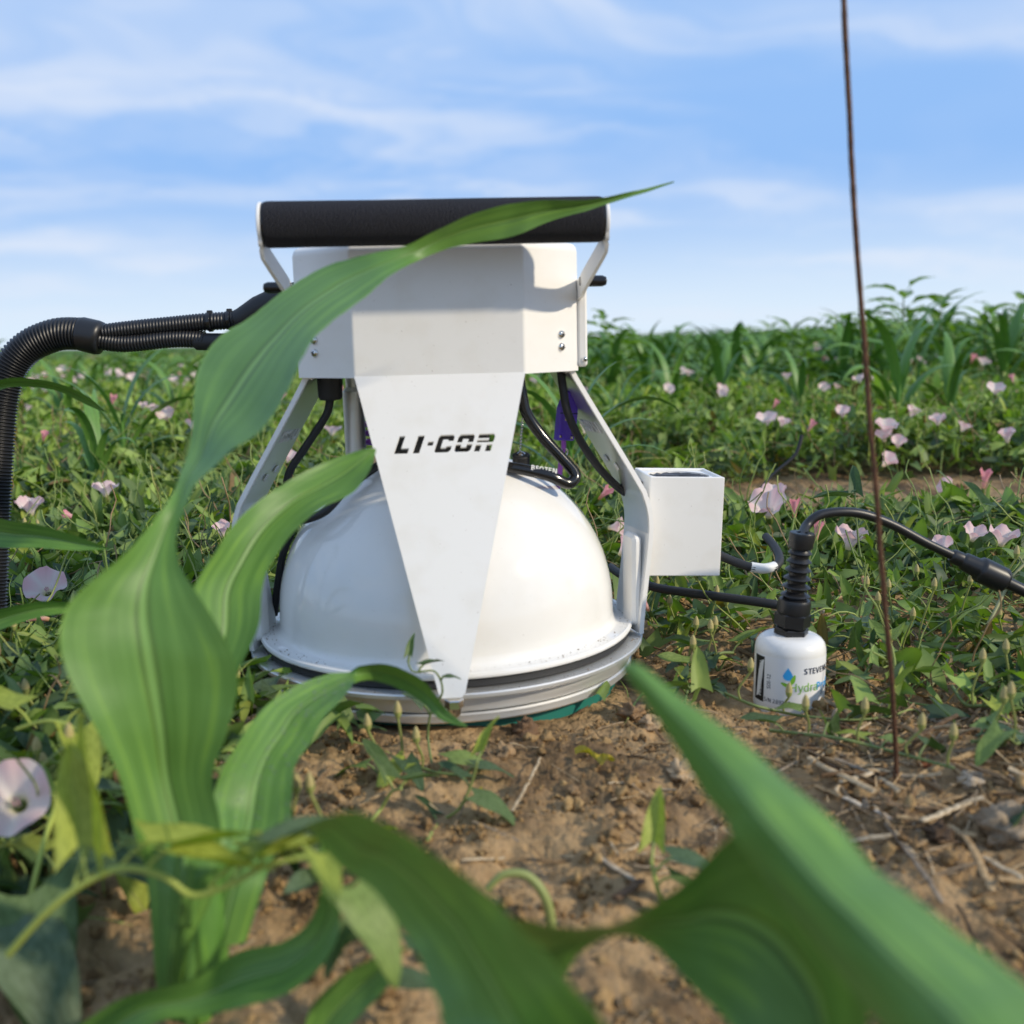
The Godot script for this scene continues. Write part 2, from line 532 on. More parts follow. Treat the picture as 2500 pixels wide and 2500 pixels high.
func make_chamber() -> void:
	var o := thing("soil_gas_chamber", "white domed soil gas chamber with black foam handle, standing on bare soil", "measuring instrument")
	o.rotation.y = deg_to_rad(4.0)
	var g := Geo.new()
	# collar in the soil and the metal base
	g.lathe([Vector2(0.112, -0.03), Vector2(0.112, 0.040), Vector2(0.10, 0.040)], 72)
	tag(put("collar", g, M.teal, o), "teal plastic collar under the base")
	g = Geo.new()
	g.lathe([Vector2(0.10, 0.0365), Vector2(0.1215, 0.0365), Vector2(0.1225, 0.0375), Vector2(0.1225, 0.0412), Vector2(0.1215, 0.0422), Vector2(0.117, 0.0422)], 96)
	put("lower_ring", g, M.steel, o)
	g = Geo.new()
	g.lathe([Vector2(0.117, 0.0430), Vector2(0.1213, 0.0430), Vector2(0.1222, 0.0438), Vector2(0.1222, 0.0530), Vector2(0.1290, 0.0530), Vector2(0.1298, 0.0536), Vector2(0.1298, 0.0556), Vector2(0.1292, 0.0562), Vector2(0.112, 0.0562)], 96)
	put("base_plate", g, M.steel, o)
	g = Geo.new()
	g.lathe([Vector2(0.112, 0.0565), Vector2(0.1202, 0.0565), Vector2(0.1212, 0.0575), Vector2(0.1212, 0.0606), Vector2(0.120, 0.0616), Vector2(0.112, 0.0616)], 96)
	put("gasket", g, M.rubber, o)
	# dome with rolled rim
	g = Geo.new()
	var prof := [Vector2(0.112, 0.0618), Vector2(0.1216, 0.0618), Vector2(0.1229, 0.0625), Vector2(0.1233, 0.0637), Vector2(0.1228, 0.0650), Vector2(0.1216, 0.0656), Vector2(0.1203, 0.0652), Vector2(0.1148, 0.0656), Vector2(0.1127, 0.0664), Vector2(0.1112, 0.0684), Vector2(0.1105, 0.0715), Vector2(0.1103, 0.0775)]
	for k in range(1, 25):
		var a := PI / 2 * k / 24.0
		prof.append(Vector2(maxf(0.1103 * pow(cos(a), 0.97), 0.0001), 0.0775 + 0.1020 * sin(a)))
	g.lathe(prof, 112)
	var dome := put("dome", g, M.gloss_white, o)
	# crumbs of soil that have blown onto the rim and the flange
	var sr := RandomNumberGenerator.new()
	sr.seed = 31
	var sx := []
	var sc := []
	for k in 900:
		var a := sr.randf() * TAU
		var on_rim := sr.randf() < 0.7
		var rr := sr.randf_range(0.1118, 0.1205) if on_rim else sr.randf_range(0.1236, 0.1288)
		var e := 0.00012 + 0.00038 * pow(sr.randf(), 3.0)
		sx.append(Transform3D(Basis(Vector3.UP, sr.randf() * TAU).scaled_local(Vector3.ONE * e), Vector3(rr * sin(a), (0.0655 if on_rim else 0.0562) + e * 0.5, rr * cos(a))))
		sc.append(Color(0.40, 0.27, 0.15).lerp(Color(0.12, 0.08, 0.05), sr.randf()))
	multi("rim_crumbs", lump_mesh(7, 1.2, 6, 4), sx, sc, M.straw, dome)
	# top housing: five-sided in plan, rounded shoulders
	g = Geo.new()
	var plan := [Vector2(-0.0856, -0.055), Vector2(-0.0856, 0.037), Vector2(-0.0497, 0.070), Vector2(0.0497, 0.070), Vector2(0.0856, 0.037), Vector2(0.0856, -0.055)]
	var outline := PackedVector2Array()
	for k in plan.size():
		var p: Vector2 = plan[k]
		var a: Vector2 = (plan[(k + plan.size() - 1) % plan.size()] - p).normalized()
		var b: Vector2 = (plan[(k + 1) % plan.size()] - p).normalized()
		for s in 5:
			var t := s / 4.0
			outline.append((p + a * 0.0014).lerp(p, t).lerp(p.lerp(p + b * 0.0014, t), t))
	var rows := []
	for q in [[0.2293, 0.0], [0.2300, 0.0], [0.3005, 0.0], [0.3034, 0.0005], [0.3051, 0.0015], [0.3060, 0.0030], [0.3064, 0.0050]]:
		var ring := PackedVector3Array()
		for p in outline:
			var c: Vector2 = p * (1.0 - q[1] / 0.07)
			ring.append(Vector3(c.x, q[0], c.y))
		rows.append(ring)
	g.sheet(rows, true)
	g.fan(rows[0], true)
	g.fan(rows[-1], false)
	put("housing", g, M.white, o)
	# tapered front plate with the stencilled name cut through it
	var top := Vector3(0, 0.2302, 0.0701)
	var low := Vector3(0, 0.0588, 0.1425)
	var down := (low - top).normalized()
	var plate_len := top.distance_to(low)
	var out := Vector3.RIGHT.cross(-down).normalized()
	var px := Transform3D(Basis(Vector3.RIGHT, -down, out), top)
	var plate := CSGPolygon3D.new()
	plate.name = "front_plate"
	var tip := 0.0068
	plate.polygon = PackedVector2Array([Vector2(-0.0497, 0), Vector2(-tip - 0.0006, -plate_len + 0.003), Vector2(-tip + 0.0015, -plate_len), Vector2(tip - 0.0015, -plate_len), Vector2(tip + 0.0006, -plate_len + 0.003), Vector2(0.0497, 0)])
	plate.depth = 0.0022
	plate.transform = px
	plate.material = M.white
	for q in logo_letters():
		var c := CSGPolygon3D.new()
		c.name = "cut_letter"
		var p := PackedVector2Array()
		for e in q: p.append(Vector2(-0.0282 + e.x * 8.75e-5, -0.0474 + e.y * 8.9e-5))
		c.polygon = p
		c.depth = 0.01
		c.operation = CSGShape3D.OPERATION_SUBTRACTION
		c.position = Vector3(0, 0, 0.003)
		c.material = M.white
		plate.add_child(c, true)
	o.add_child(plate, true)
	# the bolt under the tip
	g = Geo.new()
	var nutx := Transform3D(Basis.IDENTITY, Vector3(0.001, 0.0460, 0.1385))
	var hexa := PackedVector2Array()
	for k in 6: hexa.append(Vector2(cos(TAU * k / 6), sin(TAU * k / 6)) * 0.0052)
	g.prism(hexa, 0.0052, nutx * Transform3D(Basis(Vector3.RIGHT, -PI / 2), Vector3(0, 0.0110, 0)), 0.0005)
	g.lathe([Vector2(0.0001, 0.0005), Vector2(0.0024, 0.0010), Vector2(0.0037, 0.0028), Vector2(0.0040, 0.0058)], 16, nutx)
	put("cap_nut", g, M.chrome, o)
	# screws on the housing
	for s in [-1.0, 1.0]:
		var n := Vector3(s * 0.683, 0, 0.731)
		for y in [0.2515, 0.2440]:
			screw(o, Vector3(s * 0.0735, y, 0.0478) + n * 0.0, n, 0.0026)
	# handle
	g = Geo.new()
	var hy := 0.3135
	var hx := Transform3D(Basis(Vector3.BACK, -PI / 2), Vector3(0.0, hy, 0.095))
	g.lathe([Vector2(0.008, -0.0903), Vector2(0.0112, -0.0918), Vector2(0.0120, -0.0912), Vector2(0.0123, -0.0895), Vector2(0.0121, -0.03), Vector2(0.0123, 0.02), Vector2(0.0123, 0.0895), Vector2(0.0120, 0.0912), Vector2(0.0112, 0.0918), Vector2(0.008, 0.0903)], 48, hx)
	put("handle_grip", g, M.foam, o)
	for s in [-1.0, 1.0]:
		g = Geo.new()
		var path := spline([Vector3(s * 0.0936, hy + 0.0002, 0.0950), Vector3(s * 0.0936, hy - 0.010, 0.0925), Vector3(s * 0.0930, hy - 0.0150, 0.0895), Vector3(s * 0.0868, hy - 0.030, 0.064), Vector3(s * 0.0864, hy - 0.034, 0.05), Vector3(s * 0.0864, hy - 0.036, 0.03)], 4)
		strap(g, path, Vector3(0, 0.85, -0.5), [0.020, 0.020, 0.020, 0.020, 0.018, 0.016, 0.014, 0.013, 0.012, 0.012], 0.0020)
		var disc := Transform3D(Basis(Vector3.BACK, -PI / 2), Vector3(s * 0.0936, hy + 0.0002, 0.0950))
		g.lathe([Vector2(0.0001, -0.00105), Vector2(0.0112, -0.00105), Vector2(0.0117, -0.0006), Vector2(0.0117, 0.0006), Vector2(0.0112, 0.00105), Vector2(0.0001, 0.00105)], 40, disc)
		put("handle_bracket", g, M.white, o)
		g = Geo.new()
		g.lathe([Vector2(0.0106, -0.0011), Vector2(0.0118, -0.0007), Vector2(0.0118, 0.0007), Vector2(0.0106, 0.0011)], 32, Transform3D(Basis(Vector3.BACK, -PI / 2), Vector3(s * 0.0914, hy, 0.095)))
		put("end_ring", g, M.black_gloss, o)
		g = Geo.new()
		var pin := Transform3D(Basis(Vector3.BACK, -s * PI / 2), Vector3(s * 0.0850, 0.2825, 0.052))
		g.lathe([Vector2(0.0026, 0.0), Vector2(0.0026, 0.0045), Vector2(0.0033, 0.0050), Vector2(0.0033, 0.0135), Vector2(0.0024, 0.0158), Vector2(0.0001, 0.0166)], 18, pin)
		put("latch_pin", g, M.black_gloss, o)
	# thin cover on the right flank of the housing
	g = Geo.new()
	var cov := PackedVector2Array()
	for q in [[0.0135, 0.000, -90], [0.0135, 0.044, 0], [-0.0135, 0.044, 90], [-0.0135, 0.0, 180]]:
		for k in 5:
			var a := deg_to_rad(q[2] + k * 22.5)
			cov.append(Vector2(q[0], q[1]) + Vector2(cos(a), sin(a)) * 0.003)
	g.prism(cov, 0.0058, Transform3D(Basis(Vector3(0, 0, -1), Vector3.UP, Vector3.RIGHT), Vector3(0.0912, 0.2345, 0.022)), 0.0012)
	put("side_cover", g, M.white, o)
	screw(o, Vector3(0.0893, 0.2360, 0.0385), Vector3(0, 0, 1), 0.0017)
	# side arms
	for s in [-1.0, 1.0]:
		var fwd := Vector3(0.23 * s, 0, 0.973).normalized()
		var inw := Vector3(-0.973 * s, 0, 0.23).normalized()
		var off := fwd * 0.020
		var pts := []
		for q in [[0.0825, 0.238], [0.0830, 0.2305], [0.0858, 0.2225], [0.1220, 0.1610], [0.1290, 0.1470], [0.1320, 0.1330], [0.1312, 0.1140], [0.1264, 0.0710], [0.1254, 0.0580]]: pts.append(Vector3(q[0] * s, q[1], 0.032) - off)
		var path := spline(pts, 7)
		g = Geo.new()
		strap(g, path, fwd, [0.040], 0.0030)
		var arm := put("side_arm", g, M.white, o)
		# bare inner face of the sloping part
		g = Geo.new()
		var inner := []
		for p in path: inner.append(p + inw * 0.0014)
		strap(g, inner.slice(4, 40), fwd, [0.0374], 0.0012)
		tag(put("inner_face", g, M.polished, arm), "bare polished inner face")
		# stencilled slots, showing pale
		g = Geo.new()
		var along := Vector3(0.0362 * s, -0.0615, 0).normalized()
		var face := fwd.cross(along).normalized()
		if face.dot(inw) < 0: face = -face
		var mid := Vector3(0.1030 * s, 0.1935, 0.032) - off + face * 0.0026
		for q in logo_letters():
			var p := PackedVector2Array()
			for e in q: p.append(Vector2((e.x - 330.0) * 4.2e-5, (e.y - 59.0) * 7.0e-5))
			g.prism(p, 0.0004, Transform3D(Basis(fwd * -s, along * -1.0, face), mid))
		put("stencil_slots", g, M.print_white, arm)
		for k in 2:
			var b := Vector3(0.1165 * s, 0.1700, 0.032) - off + face * 0.0024 + fwd * (0.004 - 0.011 * k) + along * (0.003 - 0.005 * k)
			g = Geo.new()
			g.lathe([Vector2(0.0028, 0), Vector2(0.0026, 0.0005), Vector2(0.0001, 0.0006)], 14, Transform3D(Basis(Quaternion(Vector3.UP, face)), b))
			put("rivet", g, M.print_white, arm)
		# rounded cover over the lower end
		g = Geo.new()
		var lid := PackedVector2Array()
		for q in [[0.0045, -0.026, -90], [0.0045, 0.026, 0], [-0.0045, 0.026, 90], [-0.0045, -0.026, 180]]:
			for k in 5:
				var a := deg_to_rad(q[2] + k * 22.5)
				lid.append(Vector2(q[0], q[1]) + Vector2(cos(a), sin(a)) * 0.0045)
		var tiltup := Vector3(0.08 * s, 0.997, 0)
		var across := tiltup.cross(inw).normalized()
		g.prism(lid, 0.0065, Transform3D(Basis(across, inw.cross(across), inw), Vector3(0.1283 * s, 0.0925, 0.032) - fwd * 0.0125 + inw * 0.0075), 0.0022)
		put("arm_cover", g, M.white, arm)
	# vent box outside the right arm
	g = Geo.new()
	var vb := Transform3D(Basis(Vector3.BACK, deg_to_rad(-2.5)) * Basis(Vector3.UP, deg_to_rad(1.0)), Vector3(0.1570, 0.1250, -0.006))
	var t := 0.0021
	var wv := 0.0495
	var hv := 0.0660
	for q in [[Vector3(wv, hv, t), Vector3(0, 0, wv / 2 - t / 2)], [Vector3(wv, hv, t), Vector3(0, 0, -wv / 2 + t / 2)], [Vector3(t, hv - 0.0002, wv - 2 * t), Vector3(wv / 2 - t / 2 - 0.0002, 0, 0)], [Vector3(t, hv - 0.0002, wv - 2 * t), Vector3(-wv / 2 + t / 2 + 0.0002, 0, 0)], [Vector3(wv - 2 * t, t, wv - 2 * t), Vector3(0, -hv / 2 + t / 2 + 0.0003, 0)]]:
		g.box(q[0], vb * Transform3D(Basis.IDENTITY, q[1]), 0.0007)
	# lid with a round hole
	var half := wv / 2 - t - 0.0002
	var ring_top := []
	var sq := PackedVector3Array()
	var ci := PackedVector3Array()
	var cb := PackedVector3Array()
	for k in 64:
		var a := -TAU * k / 64
		var d := Vector2(cos(a), sin(a))
		var m := half / maxf(absf(d.x), absf(d.y))
		sq.append(vb * Vector3(d.x * m, hv / 2 - 0.0016, d.y * m))
		ci.append(vb * Vector3(d.x * 0.0206, hv / 2 - 0.0016, d.y * 0.0206))
		cb.append(vb * Vector3(d.x * 0.0206, hv / 2 - 0.0040, d.y * 0.0206))
	g.sheet([sq, ci], true)
	g.sheet([ci, cb], true)
	var vent := put("vent_box", g, M.white, o)
	g = Geo.new()
	var disc2 := []
	for i in 14:
		var r := 0.0207 * i / 13.0 + 0.0001
		var ring := PackedVector3Array()
		for k in 48:
			var a := TAU * k / 48
			ring.append(vb * Vector3(r * cos(a), hv / 2 - 0.0038 + 0.0007 * ((i * 7 + k * 5) % 3), r * sin(a)))
		disc2.append(ring)
	g.sheet(disc2, true)
	put("vent_screen", g, M.mesh_black, vent)
	g = Geo.new()
	g.box(Vector3(0.003, 0.05, 0.022), vb * Transform3D(Basis.IDENTITY, Vector3(-0.0262, 0.002, -0.008)), 0.0008)
	put("vent_bracket", g, M.rubber, vent)
	# lifting cylinder behind the front plate
	g = Geo.new()
	g.lathe([Vector2(0.0001, 0.160), Vector2(0.0068, 0.160), Vector2(0.0068, 0.218), Vector2(0.0066, 0.2188), Vector2(0.0046, 0.2212), Vector2(0.0046, 0.2300)], 32, Transform3D(Basis.IDENTITY, Vector3(-0.0565, 0, -0.004)))
	put("lift_cylinder", g, M.steel, o)
	g = Geo.new()
	g.lathe([Vector2(0.0062, 0.158), Vector2(0.0078, 0.1585), Vector2(0.0078, 0.1615), Vector2(0.0062, 0.162)], 24, Transform3D(Basis.IDENTITY, Vector3(-0.042, 0.006, 0.0)))
	g.lathe([Vector2(0.0050, 0.160), Vector2(0.0064, 0.1605), Vector2(0.0064, 0.1740), Vector2(0.0050, 0.1750)], 24, Transform3D(Basis.IDENTITY, Vector3(-0.042, 0.006, 0.0)))
	put("dome_fitting", g, M.chrome, o)
	# black cable gland and cable at the left
	g = Geo.new()
	g.lathe([Vector2(0.0030, 0.2140), Vector2(0.0068, 0.2146), Vector2(0.0076, 0.2165), Vector2(0.0080, 0.2290)], 20, Transform3D(Basis.IDENTITY, Vector3(-0.0690, 0, 0.018)))
	put("cable_gland", g, M.rubber, o)
	g = Geo.new()
	cable(g, [Vector3(-0.0690, 0.220, 0.018), Vector3(-0.0700, 0.2115, 0.018), Vector3(-0.0735, 0.2030, 0.018), Vector3(-0.0868, 0.1845, 0.018), Vector3(-0.0970, 0.1700, 0.018), Vector3(-0.1000, 0.155, 0.016), Vector3(-0.098, 0.135, 0.01), Vector3(-0.1080, 0.110, 0.0), Vector3(-0.117, 0.07, -0.01)], 0.0026)
	put("signal_cable", g, M.rubber, o)
	g = Geo.new()
	cable(g, [Vector3(-0.020, 0.184, 0.015), Vector3(-0.040, 0.174, 0.034), Vector3(-0.058, 0.1630, 0.052), Vector3(-0.072, 0.1500, 0.060), Vector3(-0.088, 0.1440, 0.052), Vector3(-0.104, 0.142, 0.03)], 0.0026)
	put("dome_cable", g, M.rubber, o)
	# black gas tube looping at the right
	g = Geo.new()
	cable(g, [Vector3(0.048, 0.232, 0.030), Vector3(0.0505, 0.216, 0.030), Vector3(0.0535, 0.203, 0.030), Vector3(0.0630, 0.1885, 0.030), Vector3(0.0760, 0.1735, 0.031), Vector3(0.0822, 0.1660, 0.032), Vector3(0.0828, 0.1615, 0.034), Vector3(0.0775, 0.1590, 0.037), Vector3(0.066, 0.1645, 0.040), Vector3(0.050, 0.1690, 0.040), Vector3(0.030, 0.1730, 0.036), Vector3(0.005, 0.182, 0.02)], 0.0036, 14)
	var gt := put("gas_tube", g, M.black_gloss, o)
	put("printed_text", flat_text("BEOTEN", 0.0034, Transform3D(Basis(Vector3(0.968, -0.20, -0.15).normalized(), Vector3(0.12, 0.93, -0.35).normalized(), Vector3(0.12, 0.3, 0.94).normalized()), Vector3(0.0625, 0.1690, 0.0420)), true), M.print_white, gt)
	# bead chain and plug
	g = Geo.new()
	for k in 19:
		g.ball(Vector3(0.0530 - 0.0002 * k, 0.215 - k * 0.0020, 0.022 + 0.0004 * sin(k * 1.3)), Vector3.ONE * 0.00085, 8, 6)
	put("bead_chain", g, M.chrome, o)
	g = Geo.new()
	var plug := Transform3D(Basis(Vector3.RIGHT, 0.35), Vector3(0.0500, 0.1735, 0.022))
	g.lathe([Vector2(0.0001, -0.004), Vector2(0.0056, -0.004), Vector2(0.0056, 0.0028), Vector2(0.0048, 0.0034), Vector2(0.0001, 0.0034)], 20, plug)
	var pl := put("plug", g, M.rubber, o)
	g = Geo.new()
	g.lathe([Vector2(0.0026, 0.0033), Vector2(0.0026, 0.0040), Vector2(0.0012, 0.0052), Vector2(0.0001, 0.0054)], 14, plug)
	put("plug_stud", g, M.chrome, pl)
	# purple thermocouple connector hanging beside it
	g = Geo.new()
	var tc := Transform3D(Basis(Vector3.BACK, -0.10) * Basis(Vector3.UP, 0.45), Vector3(0.0815, 0.1960, 0.012))
	g.prism(PackedVector2Array([Vector2(-0.0062, -0.0125), Vector2(0.0062, -0.0125), Vector2(0.0076, -0.006), Vector2(0.0076, 0.0085), Vector2(0.001, 0.0195), Vector2(-0.002, 0.0195), Vector2(-0.0058, 0.0085)]), 0.0058, tc, 0.0006)
	var pc := put("thermocouple_plug", g, M.purple, o)
	g = Geo.new()
	for q in [[-0.0015, 0.0012], [-0.0045, -0.0098], [0.0038, -0.0105], [-0.0012, 0.0095]]:
		g.lathe([Vector2(0.0011, 0), Vector2(0.0009, 0.0005), Vector2(0.0001, 0.0006)], 12, tc * Transform3D(Basis(Vector3.RIGHT, PI / 2), Vector3(q[0], q[1], 0)))
	put("plug_screws", g, M.chrome, pc)
	g = Geo.new()
	for k in 5: g.box(Vector3(0.0034, 0.0005, 0.0004), tc * Transform3D(Basis.IDENTITY, Vector3(0.0052, -0.009 + k * 0.0013, 0.0001)), 0.0)
	g.box(Vector3(0.0136, 0.0006, 0.0004), tc * Transform3D(Basis.IDENTITY, Vector3(0.0005, 0.0052, 0.0001)), 0.0)
	put("grip_ribs", g, M.print_dark, pc)
	g = Geo.new()
	cable(g, [tc * Vector3(0, -0.012, -0.003), tc * Vector3(0.0005, -0.018, -0.003), tc * Vector3(0.0, -0.026, -0.004), Vector3(0.0745, 0.150, 0.006), Vector3(0.068, 0.138, -0.01)], 0.0017)
	put("probe_lead", g, M.violet, o)
	g = Geo.new()
	var ringp := []
	for k in 13: ringp.append(tc * (Vector3(0.0008, -0.0205, -0.002) + Vector3(0.0026 * cos(TAU * k / 12), 0.0026 * sin(TAU * k / 12), 0)))
	g.tube(ringp, [0.0006], 6, false)
	put("key_ring", g, M.chrome, o)
	# violet coiled lead left of the front plate
	g = Geo.new()
	var coil := [Vector3(-0.0495, 0.206, -0.012), Vector3(-0.0490, 0.202, -0.012)]
	for k in 46:
		var a := k * 0.55
		coil.append(Vector3(-0.0455 + 0.0055 * cos(a), 0.199 - k * 0.00052, -0.014 + 0.004 * sin(a)))
	coil.append(Vector3(-0.036, 0.172, -0.012)); coil.append(Vector3(-0.030, 0.166, -0.01))
	g.tube(spline(coil, 3), [0.0015], 8)
	put("coiled_lead", g, M.violet, o)
	g = Geo.new()
	g.box(Vector3(0.008, 0.0045, 0.006), Transform3D(Basis(Vector3.BACK, -0.3), Vector3(-0.037, 0.1825, -0.008)), 0.0008)
	put("lead_clip", g, M.rubber, o)
	# cable down to the vent at the right
	g = Geo.new()
	cable(g, [Vector3(0.0765, 0.2295, 0.02), Vector3(0.0775, 0.217, 0.024), Vector3(0.0800, 0.203, 0.024), Vector3(0.0870, 0.187, 0.020), Vector3(0.0985, 0.169, 0.014), Vector3(0.1140, 0.152, 0.004), Vector3(0.1260, 0.143, -0.006), Vector3(0.136, 0.136, -0.03)], 0.0027)
	put("sensor_cable", g, M.rubber, o)
	# insides glimpsed through the cut letters
	g = Geo.new()
	g.box(Vector3(0.060, 0.052, 0.05), Transform3D(Basis.IDENTITY, Vector3(0.0, 0.2035, 0.0)), 0.002)
	put("drive_unit", g, M.black, o)
	g = Geo.new()
	g.lathe([Vector2(0.0001, 0.174), Vector2(0.016, 0.174), Vector2(0.016, 0.1770), Vector2(0.008, 0.1775), Vector2(0.008, 0.182)], 28, Transform3D(Basis.IDENTITY, Vector3(0.006, 0, 0.0)))
	put("drive_shaft", g, M.chrome, o)

func flat_text(words: String, tall: float, x: Transform3D, bold := false, depth := 0.00012, bend := 0.0) -> ArrayMesh:
	# lettering as thin raised print, centred; bend > 0 wraps it round an upright cylinder of that radius
	var t := TextMesh.new()
	var f := SystemFont.new()
	f.font_names = PackedStringArray(["Droid Sans"])
	if bold: f.font_weight = 700
	t.font = f
	t.text = words
	t.font_size = 32
	t.pixel_size = tall / 24.0
	t.depth = depth
	var src := t.get_mesh_arrays()
	var g := Geo.new()
	var p: PackedVector3Array = src[Mesh.ARRAY_VERTEX]
	for q in p:
		if bend > 0.0:
			var a := q.x / bend
			var r := bend + q.z + depth * 0.5
			g.v(x * Vector3(r * sin(a), q.y, r * cos(a)))
		else: g.v(x * q)
	g.I = src[Mesh.ARRAY_INDEX]
	return g.mesh()

# ------------------------------------------------------------------ hose, probe, rod, cables
func corrugated(g: Geo, pts: Array, r: float, pitch := 0.0024, sides := 16) -> void:
	var path := even(spline(pts, 24), pitch / 4.0)
	var radii := []
	for i in path.size(): radii.append(r * [1.0, 1.0, 0.885, 0.885][i % 4])
	g.tube(path, radii, sides)

func make_hose() -> void:
	var o := thing("corrugated_hose", "black corrugated hose arching in from the left to the back of the chamber", "hose")
	var d := 0.72
	var g := Geo.new()
	corrugated(g, [at(-30, 1620, d), at(-22, 1400, d), at(-14, 1200, d), at(-4, 1040, d), at(8, 950, d), at(30, 890, d), at(72, 845, d), at(135, 818, d), at(190, 815, d), at(225, 822, d)], 0.0113)
	put("main_conduit", g, M.black, o)
	g = Geo.new()
	g.tube([at(196, 815, d), at(200, 815.5, d), at(236, 824, d), at(246, 826, d), at(250, 827, d)], [0.0112, 0.0117, 0.0118, 0.0112, 0.0085], 24)
	put("hose_collar", g, M.black, o)
	g = Geo.new()
	corrugated(g, [at(240, 815, d), at(290, 808, d), at(360, 800, d), at(430, 793, d), at(500, 786, d), at(560, 782, d), at(600, 775, d)], 0.0062, 0.0022, 14)
	put("branch_hose", g, M.black, o)
	g = Geo.new()
	corrugated(g, [at(240, 832, d), at(290, 838, d), at(340, 836, d), at(400, 829, d), at(450, 827, d), at(500, 830, d)], 0.0062, 0.0022, 14)
	put("branch_hose", g, M.black, o)
	g = Geo.new()
	g.tube([at(575, 781, d), at(590, 777, d), at(630, 755, d), at(680, 735, d), at(740, 722, d), at(790, 716, d)], [0.0063, 0.0072, 0.0088, 0.0098, 0.0105, 0.0105], 20)
	put("upper_boot", g, M.rubber, o)
	g = Geo.new()
	g.tube([at(476, 834, d), at(480, 834, d), at(640, 836, d), at(760, 838, d)], [0.0050, 0.0058, 0.0060, 0.0060], 20)
	put("lower_boot", g, M.rubber, o)
	for q in [[512, 786, 0.0068], [560, 782, 0.0067]]:
		g = Geo.new()
		g.tube([at(q[0] - 5, q[1] + 0.6, d), at(q[0] - 4, q[1] + 0.5, d), at(q[0] + 4, q[1] - 0.5, d), at(q[0] + 5, q[1] - 0.6, d)], [q[2] - 0.001, q[2], q[2], q[2] - 0.001], 18)
		g.box(Vector3(0.0036, 0.003, 0.003), Transform3D(Basis.IDENTITY, at(q[0], q[1] - 23, d - 0.002)), 0.0004)
		put("cable_tie", g, M.black_gloss, o)

func bent(poly: PackedVector2Array, r: float, x: Transform3D, mat_: Material, called: String, parent: Node) -> void:
	var g := Geo.new()
	var ix := Geometry2D.triangulate_polygon(poly)
	for q in poly: g.v(x * Vector3(r * sin(q.x / r), q.y, r * cos(q.x / r)))
	for k in range(0, ix.size(), 3):
		var a := poly[ix[k]]; var b := poly[ix[k + 1]]; var c := poly[ix[k + 2]]
		if (b - a).cross(c - a) > 0: g.tri(ix[k], ix[k + 1], ix[k + 2])
		else: g.tri(ix[k], ix[k + 2], ix[k + 1])
	put(called, g, mat_, parent)

func turned_text(words: String, tall: float, x: Transform3D, r: float, bold := false) -> ArrayMesh:   # reads upwards
	var t := TextMesh.new()
	var f := SystemFont.new()
	f.font_names = PackedStringArray(["Droid Sans"])
	if bold: f.font_weight = 700
	t.font = f; t.text = words; t.font_size = 32; t.pixel_size = tall / 24.0; t.depth = 0.0001
	var src := t.get_mesh_arrays()
	var g := Geo.new()
	for q in src[Mesh.ARRAY_VERTEX]:
		var a: float = -q.y / r
		g.v(x * Vector3((r + q.z + 0.00005) * sin(a), q.x, (r + q.z + 0.00005) * cos(a)))
	g.I = src[Mesh.ARRAY_INDEX]
	return g.mesh()

